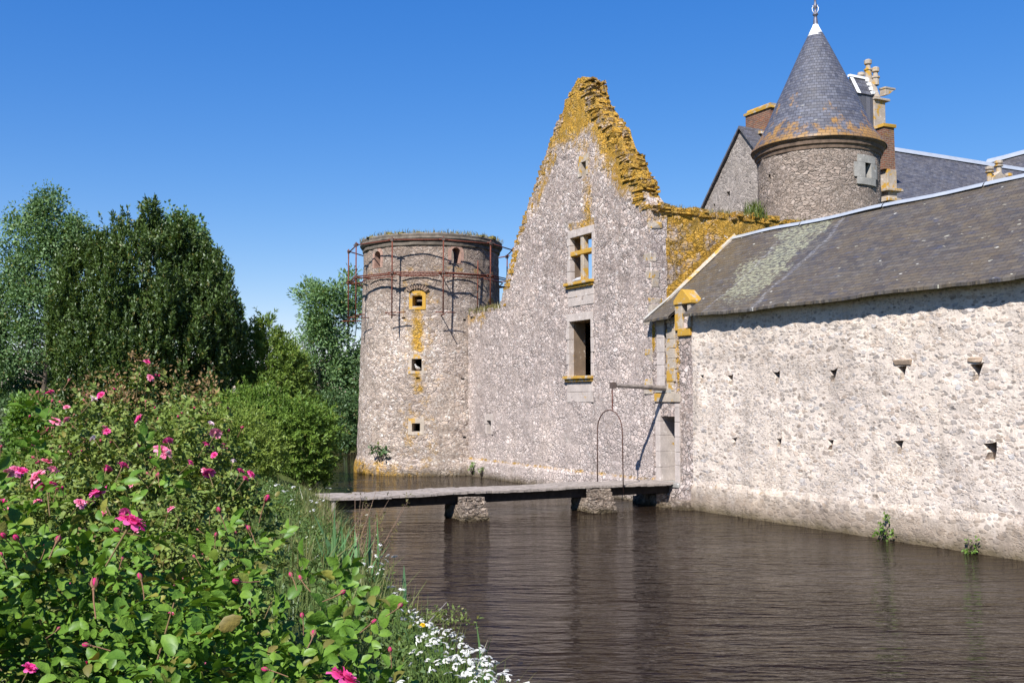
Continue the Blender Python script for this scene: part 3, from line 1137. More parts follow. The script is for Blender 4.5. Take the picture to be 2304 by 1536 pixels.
ar1, ar2 = arch(th2u(-50), 7.74, 8.38, .40), arch(th2u(20), 7.83, 8.44, .40)
ar3, ar4 = arch(th2u(95), 7.8, 8.4, .4), arch(th2u(-155), 7.8, 8.4, .4)
tw = [rect(th2u(-11) - .2, 6.2, th2u(-11) + .2, 6.61), rect(th2u(-11) - .2, 3.82, th2u(-11) + .2, 4.28), rect(th2u(-11) - .16, 1.6, th2u(-11) + .16, 1.92)]
put = [rect(th2u(a) - .07, zz, th2u(a) + .07, zz + .07) for a, zz in ((27, 5.7), (25, 3.5), (26, 1.35), (-22, 5.75), (-10, 3.52))]
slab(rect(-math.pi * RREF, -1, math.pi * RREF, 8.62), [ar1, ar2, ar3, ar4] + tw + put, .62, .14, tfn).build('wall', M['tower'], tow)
m = MB()
m.lathe([(2.60, 8.47), (2.70, 8.50), (2.71, 8.58), (2.69, 8.62), (2.76, 8.67), (2.81, 8.75), (2.80, 8.80), (2.78, 8.81), (2.80, 8.89), (2.75, 8.94), (2.2, 8.98), (2.02, 8.9), (2.02, 8.47)], 72, closed=True)
for i, q in enumerate(m.v):
    k = nz(q[0], q[1], q[2], 1.8) * .045
    m.v[i] = (q[0] * (1 + k * .25), q[1] * (1 + k * .25), q[2] + k * .6)
m.build('cornice', M['cornice'], tow, smooth=False)
r = np.random.RandomState(5)
a = r.rand(2600) * 2 * np.pi
dens = np.array([.5 + .5 * nz(math.cos(q) * 2, math.sin(q) * 2, 0, 1.6) for q in a])
rr_ = 2.1 + r.rand(2600) * .75
Pp = np.c_[rr_ * np.cos(a), rr_ * np.sin(a), np.full(2600, 8.95)][r.rand(2600) < dens + .1]
V, q = blades(Pp, .13, .022, .8, 6)
link('wall_top_grass', mesh_np('wall_top_grass', V, [q], M['drygrass']), tow)
m = MB()
for k in range(60):
    aa, rad = rng.random() * 6.283, rng.uniform(2.2, 2.72)
    m.box((rad * math.cos(aa) - .12, rad * math.sin(aa) - .12, 8.93), (rad * math.cos(aa) + .12, rad * math.sin(aa) + .12, 8.97 + rng.random() * .06), .04, rng, rng.random() * 3)
m.build('turf', plain('mossy_turf', (.17, .14, .035), .95, 0, .4, 9, .8, .03), tow)['kind'] = 'stuff'


def tframe(hole, wd, mat, nm='window_frame', lint=.16):
    (x0, z0), (x1, z1) = hole[0], hole[2]
    def f2(u, t, z):
        th = u / RREF
        r_ = tr(z) - t
        return (r_ * math.sin(th), -r_ * math.cos(th), z)
    return slab(rect(x0 - wd, z0 - wd * .9, x1 + wd, z1 + lint), [rect(x0 + .01, z0 + .01, x1 - .01, z1 - .01)], .35, .1, f2, -.012).build(nm, mat, tow)


tframe(tw[0], .12, M['ashlar_moss'], lint=.17)
tframe(tw[1], .11, M['ashlar_mid'])
tframe(tw[2], .13, M['ashlar_mid'])
# relieving arch of thin stones over the top square window
m = MB()
for k in range(9):
    an = R(35 + 110 * k / 8)
    u, zz = th2u(-11) + .42 * math.cos(an), 6.62 + .34 * math.sin(an)
    th = u / RREF
    x_, y_ = 2.73 * math.sin(th), -2.73 * math.cos(th)
    ca, sa = math.cos(an), math.sin(an)
    tx, ty = math.cos(th), math.sin(th)
    V = []
    for dn in (-.03, .05):
        for (dr, dt) in ((-.09, -.03), (.09, -.035), (.09, .035), (-.09, .03)):
            lu, lz = dr * ca - dt * sa, dr * sa + dt * ca
            V.append((x_ + tx * lu - (-math.sin(th)) * 0 + math.sin(th) * dn, y_ + ty * lu - math.cos(th) * dn, zz + lz))
    m.add(V, [(0, 1, 2, 3), (7, 6, 5, 4), (0, 4, 5, 1), (1, 5, 6, 2), (2, 6, 7, 3), (3, 7, 4, 0)])
m.build('relieving_arch', plain('brown_arch_stone', (.20, .145, .11), .9, 0, .4, 9, .5, .01), tow)
# reveal bricks of the arched openings
for ah, nm in ((ar1, -50), (ar2, 20)):
    oc = arch(th2u(nm), ah[0][1] - .0, max(p[1] for p in ah) + .13, .66)
    def f3(u, t, z):
        th = u / RREF
        r_ = tr(z) - t
        return (r_ * math.sin(th), -r_ * math.cos(th), z)
    slab(oc, [[(th2u(nm) + (p[0] - th2u(nm)) * .97, p[1] + (.004 if i < 2 else -.004)) for i, p in enumerate(ah)]], .3, .09, f3, -.012).build('arched_surround', plain('pink_brick_surround', (.30, .19, .15), .9, 0, .35, 9, .6, .015), tow)
# inner floor, dark, a ring of rubble
for zf, rf_ in ((3.0, 2.02), (5.55, 2.0), (7.0, 1.98)):
    m = MB()
    m.lathe([(0, zf), (rf_, zf), (rf_, zf - .1), (0, zf - .1)], 40)
    m.build('inner_floor', M['darkwood'], tow)

# ------------------------------------------------------------------ scaffold
sc = thing('tube_scaffold', 'rusty red tube scaffold hanging round the top of the round tower', 'scaffold', TC, R(4.52))
RO = 3.28


def tp(a, r_, z):
    return (r_ * math.sin(R(a)), -r_ * math.cos(R(a)), z)


posts = [-128, -94, -60, -26, 7.5, 42, 76, 110, 145, 180, -160]
for k, a in enumerate(posts):
    m = MB()
    zb = [5.75, 5.7, 5.62, 5.72, 5.9, 6.0, 6.2, 6.6, 6.2, 6.2, 6.2][k]
    m.tube([tp(a, RO, zb), tp(a, RO + .01, 8.72)], .027, 6)
    m.build('upright', M['rust'], sc, smooth=True)
srt = sorted(posts) + [sorted(posts)[0] + 360]
for zz, rad in ((8.62, RO), (7.42, RO), (7.36, RO - .02)):
    for a, b in zip(srt[:-1], srt[1:]):
        m = MB()
        m.tube([tp(a - 3, rad + .03, zz + rng.uniform(-.02, .02)), tp(b + 3, rad + .03, zz + rng.uniform(-.02, .02))], .024, 6)
        m.build('rail', M['rust'], sc, smooth=True)
for a, b in zip(srt[:-1], srt[1:]):
    m = MB()
    m.tube([tp(a + 2, 2.85, 7.33), tp(b - 2, 2.85, 7.33)], .022, 6)
    m.build('inner_rail', M['rust'], sc, smooth=True)
for a in posts:
    m = MB()
    m.tube([tp(a, 2.62, 7.38), tp(a, RO + .1, 7.38)], .022, 6)
    if -120 < a < 70:
        m.build('bracket', M['rust'], sc, smooth=True)
        m = MB()
        m.tube([tp(a, 2.7, 5.88), tp(a, RO + .25, 5.86)], .022, 6)
        m.tube([tp(a - 5, RO, 5.95), tp(a + 9, RO - .08, 5.95)], .020, 6)
    m.build('bracket', M['rust'], sc, smooth=True)
    for zz in (8.62, 7.40):
        m = MB()
        x_, y_, _ = tp(a, RO, 0)
        m.box((x_ - .05, y_ - .05, zz - .055), (x_ + .05, y_ + .05, zz + .055), .008, rng, R(a))
        m.build('coupler', M['iron'], sc)
m = MB()
m.tube([tp(38, 2.8, 5.95), tp(38, 2.82, 8.0)], .022, 6)
m.build('inner_upright', M['rust'], sc, smooth=True)
m = MB()
m.tube([tp(112, RO, 7.4), tp(76, RO, 6.3)], .022, 6)
m.build('diagonal_brace', M['rust'], sc, smooth=True)

# ------------------------------------------------------------------ barn with water gate
barn = bld('long_barn', 'long low barn with pale rubble wall rising from the moat and sagging slate roof', 'barn', 8, 2.8)
DOOR = rect(-.24, .60, .43, 2.32)
GROOVE = rect(-.02, 3.12, .09, 4.8)


def barn_fn(amp):
    f0 = face_fn(amp)
    return f0


slab([(-.595, -1), (1.15, -1), (1.15, 4.93), (-.595, 4.93)], [DOOR, GROOVE], .52, .12, barn_fn(.025)).build('gate_wall', M['gate'], barn, off(barn))
loops = []
rl = random.Random(8)
for (x, z, s) in ((1.55, 3.3, .7), (2.66, 3.25, 1), (4.25, 3.275, 1.05), (6.0, 3.29, 1.1), (7.84, 3.29, 1.1), (9.52, 3.27, 1.35), (2.75, 1.77, .8), (4.29, 1.815, .85), (5.88, 1.815, .95), (7.73, 1.85, 1.05), (9.77, 1.85, 1.35), (11.6, 3.27, 1.1), (11.9, 1.85, 1.1), (13.6, 3.27, 1), (14, 1.85, 1)):
    pts = [(-.10, .10), (-.03, -.02), (-.06, -.13), (.035, -.14), (.075, .02), (.10, .115), (.02, .09)]
    loops.append([(x + (a + rl.uniform(-.02, .02)) * s * 1.15, z + (b + rl.uniform(-.02, .02)) * s * 1.1) for a, b in pts][::1])
slab([(1.152, -1), (18, -1), (18, 4.93), (1.152, 4.93)], loops, .55, .15, barn_fn(.028)).build('wall', M['barn'], barn, off(barn))
m = MB()
m.box((-.55, 5.4, -1), (18, 5.9, 4.9))
m.build('rear_wall', M['barn'], barn, off(barn))
m = MB()
m.prism([(.56, -1), (5.39, -1), (5.39, 4.9), (2.8, 7.1), (.56, 5.1)], 0, 17.5, 18)
m.build('end_wall', M['barn'], barn, off(barn))
# loophole lintel stones proud of the wall
sand = ashlar('brown_sandstone', (.36, .27, .2), .03)
for (x, z, s) in ((7.84, 3.44, 1.0), (9.5, 3.46, .7)):
    m = MB()
    m.box((x - .2 * s, -.035, z), (x + .22 * s, .1, z + .10 * s), .03, rng)
    m.build('lintel_stone', sand, barn, off(barn), bevel=.02)

# roof
EY, EZ, RY, RZZ = -.30, 4.90, 2.8, 7.34
xs_ = np.arange(-.58, 18.6, .16)
vs_ = np.linspace(0, 1, 34)
rnr = np.random.RandomState(4)
eav = rnr.randn(len(xs_)) * .018
V, F = [], []
for i, xx in enumerate(xs_):
    for j, v in enumerate(vs_):
        yy = EY + (RY - EY) * v + (eav[i] if j == 0 else 0)
        zz = EZ + (RZZ - EZ) * v - .055 * math.sin(math.pi * v) + nz(xx, v * 3, 0, .45) * .05 + nz(xx, v * 3, 2, 2.0) * .012
        zz -= .03 * math.exp(-((xx - 6.5) / 2.5) ** 2)
        V.append((xx, yy, zz))
nv = len(vs_)
for i in range(len(xs_) - 1):
    for j in range(nv - 1):
        q = V[i * nv + j]
        if .34 < q[0] + .08 < 1.22 and q[0] + .08 > .5 and q[1] < .26:
            continue
        F.append((i * nv + j, (i + 1) * nv + j, (i + 1) * nv + j + 1, i * nv + j + 1))
m = MB()
m.add(V, F)
b0 = len(V)
m.add([(a, b, c - .06) for a, b, c in V], [f[::-1] for f in F])
for i in range(len(xs_) - 1):
    if .5 < xs_[i] + .08 < 1.22:
        continue
    m.f.append((i * nv, b0 + i * nv, b0 + (i + 1) * nv, (i + 1) * nv))
for j in range(nv - 1):
    m.f.append((j, j + 1, b0 + j + 1, b0 + j))
    e = (len(xs_) - 1) * nv
    m.f.append((e + j, b0 + e + j, b0 + e + j + 1, e + j + 1))

m.add([(-.58, 2.82, 7.33), (18.6, 2.82, 7.33), (18.6, 6.2, 4.7), (-.58, 6.2, 4.7), (-.58, 2.82, 7.26), (18.6, 2.82, 7.26), (18.6, 6.2, 4.63), (-.58, 6.2, 4.63)], [(0, 1, 2, 3), (7, 6, 5, 4), (3, 2, 6, 7), (0, 3, 7, 4), (1, 5, 6, 2)])
roof = m.build('roof', M['slate'], barn, off(barn), fixn=False)
m = MB()
for k in range(7):
    x0 = -.56 + k * 2.75
    pts = [(x0 + t * (2.72) / 6, 2.79, 7.385 + nz(x0 + t * .45, 1, 0, .45) * .05 - .03 * math.exp(-((x0 + t * .45 - 6.5) / 2.5) ** 2) + .004 * (k % 2)) for t in range(7)]
    for (a, b) in zip(pts[:-1], pts[1:]):
        V = []
        for q in (a, b):
            V += [(q[0], q[1] - .095, q[2] - .075), (q[0], q[1] - .04, q[2] + .0), (q[0], q[1], q[2] + .022), (q[0], q[1] + .04, q[2]), (q[0], q[1] + .1, q[2] - .08)]
        m.add(V, [(i, i + 5, i + 6, i + 1) for i in range(4)])
m.build('ridge_flashing', M['lead'], roof, fixn=False)
m = MB()                                                # verge flashing against the ruin's side wall
m.add([(-.55, -.30, 4.93), (-.42, -.30, 4.925), (-.42, 2.78, 7.36), (-.55, 2.78, 7.40)], [(0, 1, 2, 3)])
for i in range(len(m.v)):
    pass
vf = m
V = []
for t in np.linspace(0, 1, 24):
    yy = EY + (RY - EY) * t
    zz = EZ + (RZZ - EZ) * t - .055 * math.sin(math.pi * t) + nz(-.5, t * 3, 0, .45) * .05 + .03
    V += [(-.57, yy, zz + .035), (-.51, yy, zz + .004)]
m = MB()
m.add(V, [(2 * i, 2 * i + 1, 2 * i + 3, 2 * i + 2) for i in range(23)])
m.build('verge_flashing', M['ashlar_grey'], roof, fixn=False)

# dressed stones round the gate
m = MB()
rr2 = random.Random(4)
z = 3.05
while z < 4.85:                                         # smooth blocks beside the groove of the lift arm
    hh = rr2.uniform(.30, .42)
    m.box((-.36, -.03, z), (-.025, .3, min(z + hh, 4.88) - .008), .004, rr2)
    z += hh
m.build('groove_jamb', M['ashlar_clean'], barn, off(barn), bevel=.008)
m = MB()
z = 2.72
while z < 4.55:
    hh = rr2.uniform(.22, .36)
    L = rr2.uniform(.3, .42)
    m = MB()
    m.box((.095, -.045, z), (.1 + L, .3, z + hh - .01), .01, rr2)
    m.build('quoin_stone', M['ashlar_mid'], barn, off(barn), bevel=.012)
    z += hh
m = MB()
m.box((-.42, -.05, 2.95), (.30, .3, 3.06), .006, rr2)
m.build('string_course', M['ashlar_grey'], barn, off(barn), bevel=.01)
# gate frame: recess with a segmental lintel
m = MB()
z = .62
while z < 2.6:
    hh = min(rr2.uniform(.32, .45), 2.66 - z)
    m.box((-.44, -.03, z), (-.232, .50, z + hh - .008), .004, rr2)
    z += hh
zz_, mj = .62, MB()
while zz_ < 2.6:
    hh = min(rr2.uniform(.32, .45), 2.66 - zz_)
    mj.box((.425, -.035, zz_), (.62, .50, zz_ + hh - .008), .004, rr2)
    zz_ += hh
df = thing_part('gate_surround', barn)
mj.build('jamb', M['ashlar_clean'], df, off(barn), bevel=.008)
m.build('jamb', M['ashlar_clean'], df, off(barn), bevel=.008)
m = MB()
m.box((-.46, -.045, 2.70), (.66, .3, 2.93), .004, rr2)
m.build('lintel', M['ashlar_mid'], df, off(barn), bevel=.01)
m = MB()
m.prism([(-.232, 2.34), (.425, 2.34), (.425, 2.60), (.30, 2.64), (.10, 2.655), (-.1, 2.64), (-.232, 2.60)], 1, .02, .45)
m.build('arched_tympanum', M['ashlar_clean'], df, off(barn))
m = MB()
m.box((-.46, -.1, .50), (.66, .9, .62), .01, rr2)
m.build('threshold', M['ashlar_grey'], df, off(barn), bevel=.015)
m = MB()  # dark panel added behind the gate opening to keep it black
m.box((-.5, .75, .5), (1.0, .8, 3))
m.build('dark_backing', M['darkwood'], barn, off(barn))
# stone lucarne at the wall head
lu = MB()
lu.box((.50, -.06, 4.55), (.82, .30, 5.30), .006, rr2)
lu.box((1.03, -.06, 4.62), (1.17, .30, 5.22), .006, rr2)
luc = lu.build('stone_lucarne', M['ashlar_mid'], barn, off(barn), bevel=.012)
m = MB()
m.box((.62, -.07, 4.40), (1.14, .3, 4.60), .006, rr2)
m.build('sill', M['ashlar_moss'], luc, bevel=.012)
m = MB()
m.prism([(.50, 5.22), (1.22, 5.22), (1.22, 5.31), (.90, 5.60), (.83, 5.61), (.50, 5.33)], 1, -.10, .30)
m.build('gabled_cap', M['ashlar_moss'], luc, bevel=.015)
# foundation footing stones by the gate
m = MB()
for k in range(12):
    xx = rng.uniform(-1.2, .9)
    m.box((xx, -.34 - rng.random() * .1, -.3), (xx + rng.uniform(.25, .5), .1, rng.uniform(.02, .24)), .04, rng)
m.build('footing_stones', M['pier'], barn, off(barn))
for (x, z, h_) in ():
    pass

# ------------------------------------------------------------------ drawbridge lift arm
arm = bld('drawbridge_arm', 'grey timber lift arm above the water gate with chain and iron hoop', 'lift arm', .04, 0)
m = MB()
m.tube([(.04, .45, 3.06), (.04, .0, 3.06), (.05, -.9, 3.10), (.04, -1.70, 3.13)], [.075, .075, .058, .048], 8)
m.build('beam', M['armwood'], arm, off(arm))
m = MB()
m.box((-.03, -1.74, 3.05), (.11, -1.62, 3.21))
m.build('end_strap', M['iron'], arm, off(arm))
m = MB()
z = 3.06
k = 0
while z > 2.53:
    pts = []
    for j in range(9):
        an = 2 * math.pi * j / 8
        a_, b_ = .018 * math.cos(an), .034 * math.sin(an)
        pts.append((.04 + (a_ if k % 2 else 0), -1.70 + (0 if k % 2 else a_), z - .03 + b_))
    m.tube(pts, .008, 5, False)
    z -= .052
    k += 1
m.build('chain', M['rust'], arm, off(arm), smooth=True)
m = MB()
pts = [(.49, -1.68, .40), (.49, -1.70, 1.95)]
for j in range(1, 12):
    an = math.pi * j / 12
    pts.append((-.10 + .59 * math.cos(an), -1.70, 1.95 + .55 * math.sin(an)))
pts += [(-.69, -1.70, 1.95), (-.69, -1.70, .45)]
m.tube(pts, .015, 8)
m.build('hoop', M['hoop'], arm, off(arm), smooth=True)

# ------------------------------------------------------------------ footbridge
fb = bld('footbridge', 'narrow plank footbridge on two stone piers crossing to the water gate', 'bridge', -.15, -4.6)
rb = random.Random(6)
m = MB()
yy = .02
while yy > -9.25:
    wd = rb.uniform(.15, .21)
    zt = .635 + rb.uniform(-.008, .008) - .02 * math.sin((yy + 2.5) * .9) ** 2
    dx = .06 * math.sin(yy * .55)
    m.box((-.78 + dx + rb.uniform(-.03, .03), yy - wd, zt - .055), (.46 + dx + rb.uniform(-.03, .03), yy - .008, zt), .004, rb)
    yy -= wd
m.build('plank_deck', M['wood'], fb, off(fb))
for xx in (-.60, .06):
    m = MB()
    m.box((xx, -9.2, .34), (xx + .16, .25, .565), .008, rb)
    m.build('beam', M['darkwood'], fb, off(fb))
for (ya, yb) in ((-5.62, -6.22), (-2.12, -2.74)):
    def pf(x, t, z, ya=ya, yb=yb):
        return (x, ya + (yb - ya) * t, z)
    mm = MB()
    n = 7
    for lv in range(n):                                  # courses, tapering towards the top
        z0, z1 = -.8 + 1.13 * lv / n, -.8 + 1.13 * (lv + 1) / n
        def half(zv):
            return .84 - .34 * max(0, zv) / .55
        e0, e1 = half(z0), half(z1)
        ex = .06 * (1 - lv / n)
        mm.add([(-.30, ya + ex, z0), (e0, ya + ex, z0), (e0, yb - ex, z0), (-.30, yb - ex, z0), (-.27, ya, z1), (e1, ya, z1), (e1, yb, z1), (-.27, yb, z1)], [(0, 1, 5, 4), (1, 2, 6, 5), (2, 3, 7, 6), (3, 0, 4, 7)] + ([(4, 5, 6, 7)] if lv == n - 1 else []))
    z = -.1
    while z < .52:                                       # rough stones on the upstream face
        hh = rb.uniform(.06, .11)
        y_ = yb - .02
        while y_ < ya:
            wd = rb.uniform(.1, .24)
            e = .84 - .34 * max(0, z) / .55
            mm.box((max(e - .25, .47 if z > .22 else 0), y_, z), (e + rb.uniform(.0, .05), min(y_ + wd, ya + .03) - .012, z + hh - .012), .014, rb)
            y_ += wd
        z += hh
    mm.build('pier', M['pier'], fb, off(fb))
m = MB()
m.box((-.8, -.42, -.6), (.18, -.02, .34), .02, rb)
m.build('wall_corbel', M['pier'], fb, off(fb))
m = MB()
m.tube([(.42, -9.16, -.6), (.42, -9.18, .6)], .05, 8)
m.build('bank_post', M['wood'], fb, off(fb))
m = MB()
m.tube([(-.7, -9.16, -.6), (-.7, -9.18, .6)], .05, 8)
m.build('bank_post', M['wood'], fb, off(fb))

# ------------------------------------------------------------------ stair turret
UC = W(-2.65, 8.1)
tu = thing('conical_turret', 'round stone turret under a tall slate cone roof with lead spike behind the barn', 'turret', UC, R(-16.85))
UR = 1.93


def ufn(u, t, z):
    th = u / UR
    r_ = UR - t + nz(u, t, z + 40, 2.2) * .03 + nz(u + 7, t, z, 5.0) * .02
    return (r_ * math.sin(th), -r_ * math.cos(th), z)


uw = rect(R(50) * UR - .17, 9.65, R(50) * UR + .13, 10.12)
us = rect(R(-51) * UR - .07, 9.75, R(-51) * UR + .07, 9.97)
slab(rect(-math.pi * UR, 0, math.pi * UR, 10.62), [uw, us], .5, .15, ufn).build('wall', M['turret'], tu)


def ufn2(u, t, z):
    th = u / UR
    return ((UR - t) * math.sin(th), -(UR - t) * math.cos(th), z)


(x0, z0), (x1, z1) = uw[0], uw[2]
for nm, rc in (('window_sill', rect(x0 - .30, z0 - .22, x1 + .24, z0)), ('window_lintel', rect(x0 - .28, z1, x1 + .22, z1 + .24)), ('window_jamb', rect(x0 - .40, z0 + .005, x0 + .01, z1 - .005)), ('window_jamb', rect(x1 - .01, z0 + .005, x1 + .34, z1 - .005))):
    slab(rc, [], .3, .1, ufn2, -.05).build(nm, M['ashlar_grey'], tu, bevel=.015)
m = MB()
m.lathe([(1.86, 10.52), (1.96, 10.54), (1.98, 10.64), (2.03, 10.68), (2.05, 10.79), (2.10, 10.83), (2.13, 10.88), (1.85, 10.95), (1.6, 10.9)], 64)
m.build('eaves_cornice', M['soffit'], tu, smooth=False)
prof = [(2.14, 10.87), (2.145, 10.91), (1.99, 11.12), (1.81, 11.40), (1.59, 11.85), (1.36, 12.40), (1.08, 13.0), (.80, 13.62), (.52, 14.22), (.24, 14.80), (.20, 14.86)]
m = MB()
m.lathe(prof, 80)
for i, q in enumerate(m.v):
    k = 1 + nz(q[0], q[1], q[2], 1.6) * .012
    m.v[i] = (q[0] * k, q[1] * k, q[2] + nz(q[0] * 2, q[1] * 2, 3) * .015)
co_ = m.build('cone_roof', M['slate_cone'], tu, smooth=True, fixn=False)
m = MB()
m.lathe([(.27, 14.70), (.275, 14.73), (.17, 14.93), (.10, 15.08), (.09, 15.12)], 24)
m.build('lead_cap', M['cap'], co_, smooth=True)
m = MB()
m.lathe([(.085, 15.10), (.06, 15.35), (.05, 15.42), (.09, 15.45), (.085, 15.50), (.045, 15.52), (.04, 15.66), (.065, 15.7), (.07, 15.78), (.04, 15.84), (.035, 16.0), (.06, 16.03), (.06, 16.07), (.028, 16.12), (.022, 16.6), (.012, 17.2), (.0, 17.25)], 12)
m.build('spike', plain('lead_spike', (.13, .13, .16), .5, .4, .3, 8, .2), co_, smooth=True)
m = MB()
for sx in (-1, 1):
    m.tube([(sx * .03, 0, 15.50), (sx * .09, 0, 15.60), (sx * .10, 0, 15.70), (sx * .06, 0, 15.74), (sx * .075, 0, 15.78)], .012, 6)
m.build('scroll', M['cap'], co_, smooth=True)

# ------------------------------------------------------------------ manor house behind
mh = bld('manor_house', 'steep slate roofed stone house behind the turret with brick chimneys and carved dormer', 'house', -6.9, 9)
GZ, GS, GO = 12.70, -6.9, 8.5
sl_ = 1.16
slab([(-9.9, -.5), (-2.0, -.5), (-2.0, GZ - (GS * -1 - 2.0) * sl_)] + [(GS, GZ)] + [(-9.9, GZ - 3.0 * sl_)], [rect(-8.55, 10.0, -8.45, 10.2), rect(-7.75, 10.35, -7.58, 10.52), rect(-5.9, 11.2, -5.82, 11.4)], .5, .22, lambda x, t, z: (x + nz(x, z, 0, 2) * .03, GO + t + nz(x, z, 4, 2.5) * .03, z)).build('gable_wall', M['house'], mh, off(mh))
m = MB()
m.box((-2.5, GO + .5, -.5), (-2.0, 30, 7.0))
m.build('long_wall', M['house'], mh, off(mh))
m = MB()
m.box((-9.9, GO + .5, -.5), (-9.4, 30, 9.1))
m.build('long_wall', M['house'], mh, off(mh))


def roofplane(m, s_r, z_r, s_e, slope, ya, yb, th=.1, nx_=8, ny_=40, wav=.03):
    V, F = [], []
    z_e = z_r - abs(s_e - s_r) * slope
    for i in range(ny_ + 1):
        for j in range(nx_ + 1):
            t = j / nx_
            yy = ya + (yb - ya) * i / ny_
            V.append((s_r + (s_e - s_r) * t, yy, z_r + (z_e - z_r) * t + nz(t * 4, yy, 3, .6) * wav))
    for i in range(ny_):
        for j in range(nx_):
            q = i * (nx_ + 1) + j
            F.append((q, q + 1, q + nx_ + 2, q + nx_ + 1))
    m.add(V, F)
    b = len(m.v)
    m.add([(a, b_, c - th) for a, b_, c in V], [f[::-1] for f in F])
    w0 = nx_ + 1
    n0 = b - len(V)
    for j in range(nx_):
        m.f.append((n0 + j, b + j, b + j + 1, n0 + j + 1))
        e = ny_ * w0
        m.f.append((n0 + e + j, n0 + e + j + 1, b + e + j + 1, b + e + j))
    for i in range(ny_):
        m.f.append((n0 + i * w0 + nx_, b + i * w0 + nx_, b + (i + 1) * w0 + nx_, n0 + (i + 1) * w0 + nx_))
        m.f.append((n0 + i * w0, n0 + (i + 1) * w0, b + (i + 1) * w0, b + i * w0))


m = MB()
roofplane(m, GS, GZ + .12, -1.5, sl_, GO - .12, 30)
roofplane(m, GS, GZ + .12, -10.1, sl_, GO - .12, 30)
hr = m.build('roof', M['slate_house'], mh, off(mh), fixn=False)
m = MB()
m.add([(GS - .12, 10.3, GZ + .06), (GS, 10.3, GZ + .23), (GS + .14, 10.3, GZ + .03), (GS - .12, 30, GZ + .06), (GS, 30, GZ + .23), (GS + .14, 30, GZ + .03)], [(0, 3, 4, 1), (1, 4, 5, 2)])
m.build('ridge_flashing', M['lead'], hr, fixn=False)
m = MB()                                                 # patches of mortar along the verge
for k in range(9):
    t = .25 + k * .22
    m.box((GS + t, GO + .55, GZ + .12 - t * sl_ + .0), (GS + t + .13, GO + .72, GZ + .12 - t * sl_ + .10), .03, rng)
m.build('verge_mortar', M['ashlar_mid'], hr)
# ridge chimney
def chimney(s0, s1, y0, y1, z0, z1, name='chimney'):
    m = MB()
    m.box((s0, y0, z0), (s1, y1, z1), .01, rng)
    ch = m.build(name, M['brick'], mh, off(mh))
    m = MB()
    m.box((s0 - .06, y0 - .06, z1 + .003), (s1 + .06, y1 + .06, z1 + .10), .015, rng)
    m.box((s0 + .03, y0 + .03, z1 + .103), (s1 - .03, y1 - .03, z1 + .20), .03, rng)
    m.build('chimney_cap', M['ashlar_moss'], ch)
    return ch


chimney(-7.82, -6.45, 9.5, 11.3, 11.0, 13.52)
# second, slender brick chimney on a stone base
PS = -3.0


m = MB()
m.box((-3.35, 11.50, 10.75), (-2.98, 12.02, 12.22), .012, rng)
ch = m.build('slender_chimney', M['brick'], mh, off(mh))
m = MB()
m.box((-3.4, 11.45, 12.223), (-2.93, 12.07, 12.33), .015, rng)
m.build('chimney_cap', M['ashlar_moss'], ch)
m = MB()
m.box((-3.4, 11.62, 8.0), (-2.95, 12.06, 10.75), .01, rng)
m.box((-3.45, 11.50, 9.98), (-2.85, 12.25, 10.08), .01, rng)
m.box((-3.45, 11.55, 9.62), (-2.86, 12.16, 9.74), .01, rng)
m.box((-3.42, 11.72, 9.25), (-2.90, 12.12, 9.38), .01, rng)
m.build('stone_base', M['ashlar_mid'], ch, bevel=.015)
# tall carved dormer
m = MB()
m.box((-4.4, 11.80, 9.0), (-3.66, 12.36, 13.50), .012, rng)
dm = m.build('carved_dormer', M['ashlar_mid'], mh, off(mh), bevel=.01)
m = MB()
m.prism([(-4.36, 13.51), (-3.64, 13.51), (-3.88, 14.15), (-4.0, 14.45), (-4.12, 14.15)], 1, 11.82, 12.10)
m.build('dormer_gable', M['ashlar_mid'], dm, bevel=.02)
for (ss, yy, zt) in ((-4.02, 11.92, 14.96), (-3.85, 12.10, 14.66)):
    m = MB()
    m.lathe([(.12, 14.0), (.12, zt - .42), (.15, zt - .40), (.15, zt - .35), (.09, zt - .33), (.08, zt - .2), (.13, zt - .17), (.14, zt - .04), (.08, zt), (0, zt + .01)], 10, (ss, yy))
    m.build('pinnacle', M['ashlar_mid'], dm, smooth=False)
m = MB()
m.lathe([(.07, 14.1), (.08, 14.3), (.13, 14.34), (.12, 14.44), (0, 14.47)], 10, (-4.05, 11.6))
m.build('ridge_knob', M['ashlar_mid'], dm)
m = MB()
m.box((-3.9, 12.3, 13.86), (-3.6, 12.82, 13.93), .006, rng)
m.prism([(12.32, 13.62), (12.5, 13.66), (12.78, 13.86), (12.32, 13.86)], 0, -3.88, -3.62)
m.build('gargoyle_corbel', M['ashlar_mid'], dm, bevel=.01)
m = MB()
m.box((-4.42, 11.78, 13.40), (-3.58, 12.52, 13.48), .006, rng)
m.build('cornice', M['ashlar_mid'], dm, bevel=.01)
m = MB()
m.add([(-4.0, 11.0, 14.22), (-4.0, 11.82, 14.22), (-3.66, 11.82, 13.53), (-3.66, 11.0, 13.53), (-4.34, 11.0, 13.53), (-4.34, 11.82, 13.53)], [(0, 3, 2, 1), (0, 1, 5, 4), (3, 0, 4), (1, 2, 5)])
dr = m.build('dormer_roof', M['slate_house'], dm)
m = MB()
m.box((-4.06, 10.95, 14.19), (-3.94, 11.84, 14.27))
m.add([(-4.0, 10.96, 14.25), (-4.0, 11.12, 14.25), (-3.64, 11.16, 13.53), (-3.64, 10.97, 13.53)], [(0, 3, 2, 1)])
m.build('lead_flashing', M['cap'], dr)
m = MB()
for k in range(4):
    t = (k + .4) / 4
    m.box((-4.0 + .34 * t - .02, 11.70, 14.22 - .69 * t - .05), (-4.0 + .34 * t + .07, 11.83, 14.22 - .69 * t + .06), .015, rng)
m.build('crocket', M['cap'], dr)
